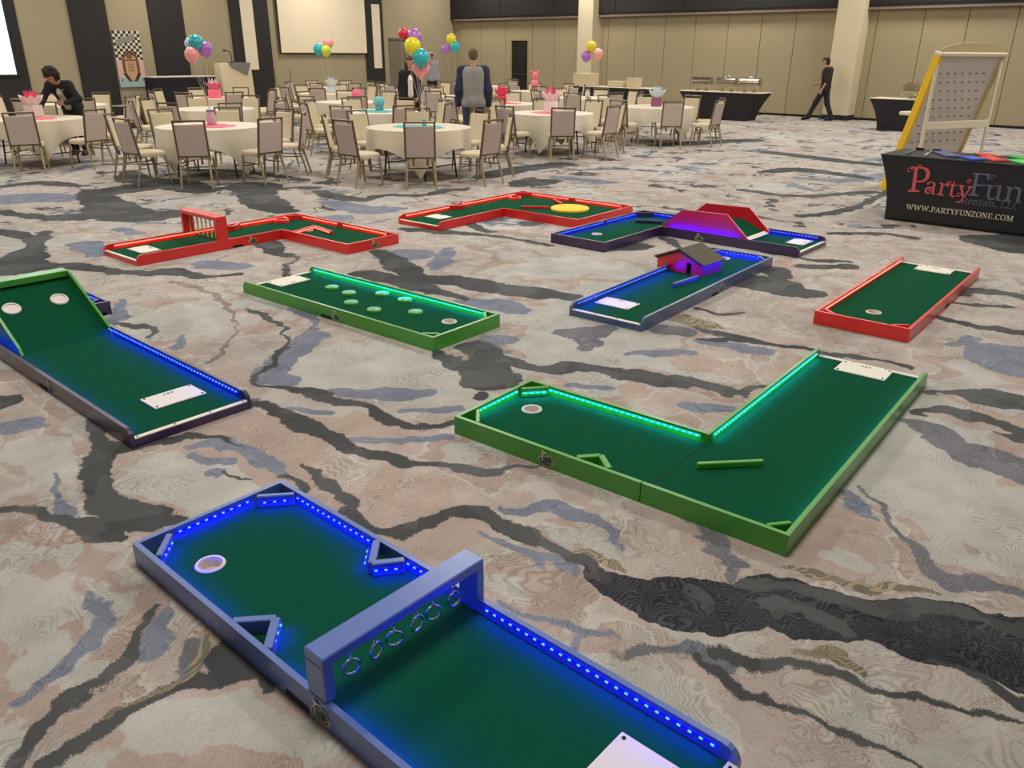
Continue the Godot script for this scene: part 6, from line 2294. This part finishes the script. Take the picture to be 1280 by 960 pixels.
	if look.has("hair"):
		mb = MB.new()
		var hb := [[hd - fw * 0.035 + up * 0.04, hd + fw * 0.022 + up * 0.052, 0.086, 0.074], [hd - fw * 0.05 + up * 0.02, hd - fw * 0.045 - up * 0.045, 0.078, 0.06]]
		match look.get("style", "short"):
			"curly":
				hb = [[hd - fw * 0.03 + up * 0.06, hd + fw * 0.03 + up * 0.078, 0.105, 0.075], [hd - fw * 0.05 + up * 0.02, hd - fw * 0.045 - up * 0.05, 0.105, 0.085], [hd + side * 0.085 + up * 0.05, hd + side * 0.085 - up * 0.05 - fw * 0.02, 0.05, 0.04], [hd - side * 0.085 + up * 0.05, hd - side * 0.085 - up * 0.05 - fw * 0.02, 0.05, 0.04]]
				for k in 26:
					var a := k * 2.4
					var y := 0.13 - 0.0085 * k
					var rr := sqrt(maxf(0.0, 0.0169 - (y - 0.02) * (y - 0.02))) 
					var q := hd - fw * 0.02 + up * (y + 0.01) + (side * cos(a) - fw * absf(sin(a)) * 0.9 + fw * 0.25) * maxf(rr, 0.03)
					hb.append([q, q + up * 0.008, 0.03, 0.026])
			"long":
				hb.append([hd - fw * 0.04, J.neck - fw * 0.05 - Vector3(0, 0.12, 0), 0.088, 0.06])
				hb.append([hd + side * 0.07 - fw * 0.01, J.neck + side * 0.08 - Vector3(0, 0.1, 0), 0.035, 0.03])
				hb.append([hd - side * 0.07 - fw * 0.01, J.neck - side * 0.08 - Vector3(0, 0.1, 0), 0.035, 0.03])
			"crop":
				hb = [[hd - fw * 0.03 + up * 0.03, hd + fw * 0.012 + up * 0.04, 0.086, 0.076], [hd - fw * 0.04 + up * 0.02, hd - fw * 0.035 - up * 0.03, 0.078, 0.066]]
		net(mb, hb, 0.009, 0.03)
		part("hair", mb, look.hair, t)
	return t

func standing(H: float, wide := 1.0) -> Dictionary:
	var k := H / 1.77
	var V := func(x, y, z) -> Vector3: return Vector3(x * wide, y, z) * k
	var d := Vector3(0, -1, 0.06)
	return {"hip": V.call(0, 0.97, 0), "chest": V.call(0, 1.29, 0.0), "neck": V.call(0, 1.49, -0.015), "head": V.call(0, 1.655, 0.015), "fwd": Vector3(0, -0.05, 1),
		"sl": V.call(0.175, 1.42, -0.01), "sr": V.call(-0.175, 1.42, -0.01), "el": V.call(0.235, 1.13, -0.03), "er": V.call(-0.235, 1.13, -0.03), "wl": V.call(0.245, 0.88, 0.05), "wr": V.call(-0.245, 0.88, 0.05),
		"hl": V.call(0.09, 0.93, 0), "hr": V.call(-0.09, 0.93, 0), "kl": V.call(0.105, 0.50, 0.015), "kr": V.call(-0.105, 0.50, 0.015), "al": V.call(0.11, 0.085, -0.03), "ar": V.call(-0.11, 0.085, -0.03),
		"tl": Vector3(0.125, 0.04, 0.13), "tr": Vector3(-0.125, 0.04, 0.13), "gl": [d, Vector3(-1, 0, 0), Vector3(0, 0, 1), 0.5], "gr": [d, Vector3(1, 0, 0), Vector3(0, 0, 1), 0.5]}

func make_people() -> void:
	var skin1 := mat(186, 138, 112, 0.6)
	var skin2 := mat(168, 118, 92, 0.6)
	var black := mat(26, 25, 30, 0.85)
	# man walking along the folding wall
	var J := standing(1.77)
	J.merge({"chest": Vector3(0, 1.29, 0.03), "neck": Vector3(0, 1.485, 0.05), "head": Vector3(0, 1.645, 0.095), "fwd": Vector3(0, -0.25, 1), "kl": Vector3(0.1, 0.52, 0.2), "al": Vector3(0.1, 0.10, 0.37), "tl": Vector3(0.11, 0.045, 0.53),
		"kr": Vector3(-0.1, 0.5, -0.08), "ar": Vector3(-0.1, 0.085, -0.27), "tr": Vector3(-0.11, 0.04, -0.10), "el": Vector3(0.235, 1.13, -0.09), "wl": Vector3(0.22, 0.9, 0.04), "er": Vector3(-0.22, 1.14, 0.08), "wr": Vector3(-0.16, 1.02, 0.30),
		"gl": [Vector3(0, -1, 0.4), Vector3(-1, 0, 0), Vector3(0, 0.3, 1), 0.7], "gr": [Vector3(0, -0.1, 1), Vector3(0, -1, 0), Vector3(1, 0.3, 0), 0.6]}, true)
	figure("man in black shirt and trousers walking past the folding wall", Vector3(-9.83, 0, -25.15), -PI / 2 + 0.1, J, {"skin": skin1, "top": mat(34, 26, 30, 0.85), "bottom": mat(28, 28, 34, 0.85), "shoe": mat(20, 18, 18, 0.6), "hair": mat(34, 24, 20, 0.8), "cuff": 0.0, "top_w": 0.032})
	# man in the raglan shirt seen from behind
	J = standing(1.92, 1.05)
	J.merge({"fwd": Vector3(0.05, -0.25, 1)}, true)
	figure("grey-haired man in grey raglan shirt with navy sleeves, back to camera", Vector3(-10.78, 0, -11.08), atan2(-0.70, -0.71), J, {"skin": skin1, "top": mat(150, 146, 140, 0.9), "sleeve": mat(44, 48, 74, 0.9), "bottom": mat(52, 56, 70, 0.9), "shoe": mat(40, 36, 34, 0.6), "hair": mat(92, 80, 66, 0.85), "style": "crop", "top_w": 0.028})
	# woman in black behind the balloons
	J = standing(1.76, 0.95)
	J.merge({"wl": Vector3(0.15, 0.93, 0.2), "wr": Vector3(-0.22, 0.87, 0.1), "gl": [Vector3(-0.4, -0.8, 0.5), Vector3(-1, 0, 0), Vector3(0, 0.3, 1), 0.6]}, true)
	figure("woman in long black cardigan over white shirt behind the heart balloon", Vector3(-14.0, 0, -12.42), atan2(0.745, 0.66), J, {"skin": skin1, "top": black, "top_name": "cardigan", "hem": 0.55, "inner": mat(222, 210, 204, 0.85), "front": Vector3(0, 0, 1), "bottom": mat(24, 24, 28, 0.9), "shoe": mat(26, 22, 22, 0.6), "hair": mat(58, 36, 28, 0.8), "style": "long", "slim": 0.95})
	# person in the grey hoodie by the far corner
	J = standing(1.82)
	J.merge({"er": Vector3(-0.27, 1.12, 0.08), "wr": Vector3(-0.10, 1.42, 0.22), "gr": [Vector3(0.4, 1, 0.1), Vector3(0.4, -0.2, -1), Vector3(1, 0, 0), 0.7], "fwd": Vector3(0.25, -0.1, 1)}, true)
	figure("person in pale grey hoodie with hood up near the far corner", Vector3(-23.3, 0, -21.75), atan2(0.73, 0.68), J, {"skin": skin2, "top": mat(150, 152, 156, 0.9), "top_name": "hoodie", "hood": mat(168, 168, 168, 0.9), "bottom": mat(22, 22, 26, 0.85), "shoe": mat(40, 40, 42, 0.6), "hair": mat(28, 24, 24, 0.8), "top_w": 0.035})
	# woman stooping over the table at the left
	J = standing(1.66)
	J.merge({"hip": Vector3(0, 0.90, 0.0), "chest": Vector3(0, 1.16, 0.19), "neck": Vector3(0, 1.31, 0.33), "head": Vector3(-0.015, 1.415, 0.44), "fwd": Vector3(-0.1, -0.55, 0.85), "sl": Vector3(0.17, 1.26, 0.27), "sr": Vector3(-0.17, 1.26, 0.29),
		"el": Vector3(0.29, 1.02, 0.24), "wl": Vector3(0.12, 0.96, 0.40), "er": Vector3(-0.27, 1.03, 0.43), "wr": Vector3(-0.24, 0.86, 0.62), "hl": Vector3(0.09, 0.87, 0), "hr": Vector3(-0.09, 0.87, 0),
		"gl": [Vector3(-0.9, -0.1, 0.35), Vector3(0, 0, -1), Vector3(0, 1, 0.2), 0.8], "gr": [Vector3(0.1, -0.75, 0.6), Vector3(0, -0.5, -1), Vector3(1, 0, 0), 0.8]}, true)
	var w := figure("dark-haired woman in black jacket stooping over the table at left", Vector3(-16.62, 0, -6.32), atan2(0.62, 0.78), J, {"skin": skin2, "top": black, "top_name": "jacket", "inner": mat(176, 170, 164, 0.85), "front": Vector3(0, -0.3, 0.95), "bottom": mat(24, 24, 28, 0.9), "shoe": mat(30, 28, 28, 0.6), "hair": mat(34, 24, 24, 0.85), "style": "curly", "slim": 0.96})
	var mb := MB.new()
	mb.box(Vector3(0.095, 1.19, 0.345), Vector3(0.06, 0.022, 0.006), 0.002, Basis(Vector3.BACK, 0.5))
	part("name_tag", mb, mat(230, 226, 220, 0.5), w)
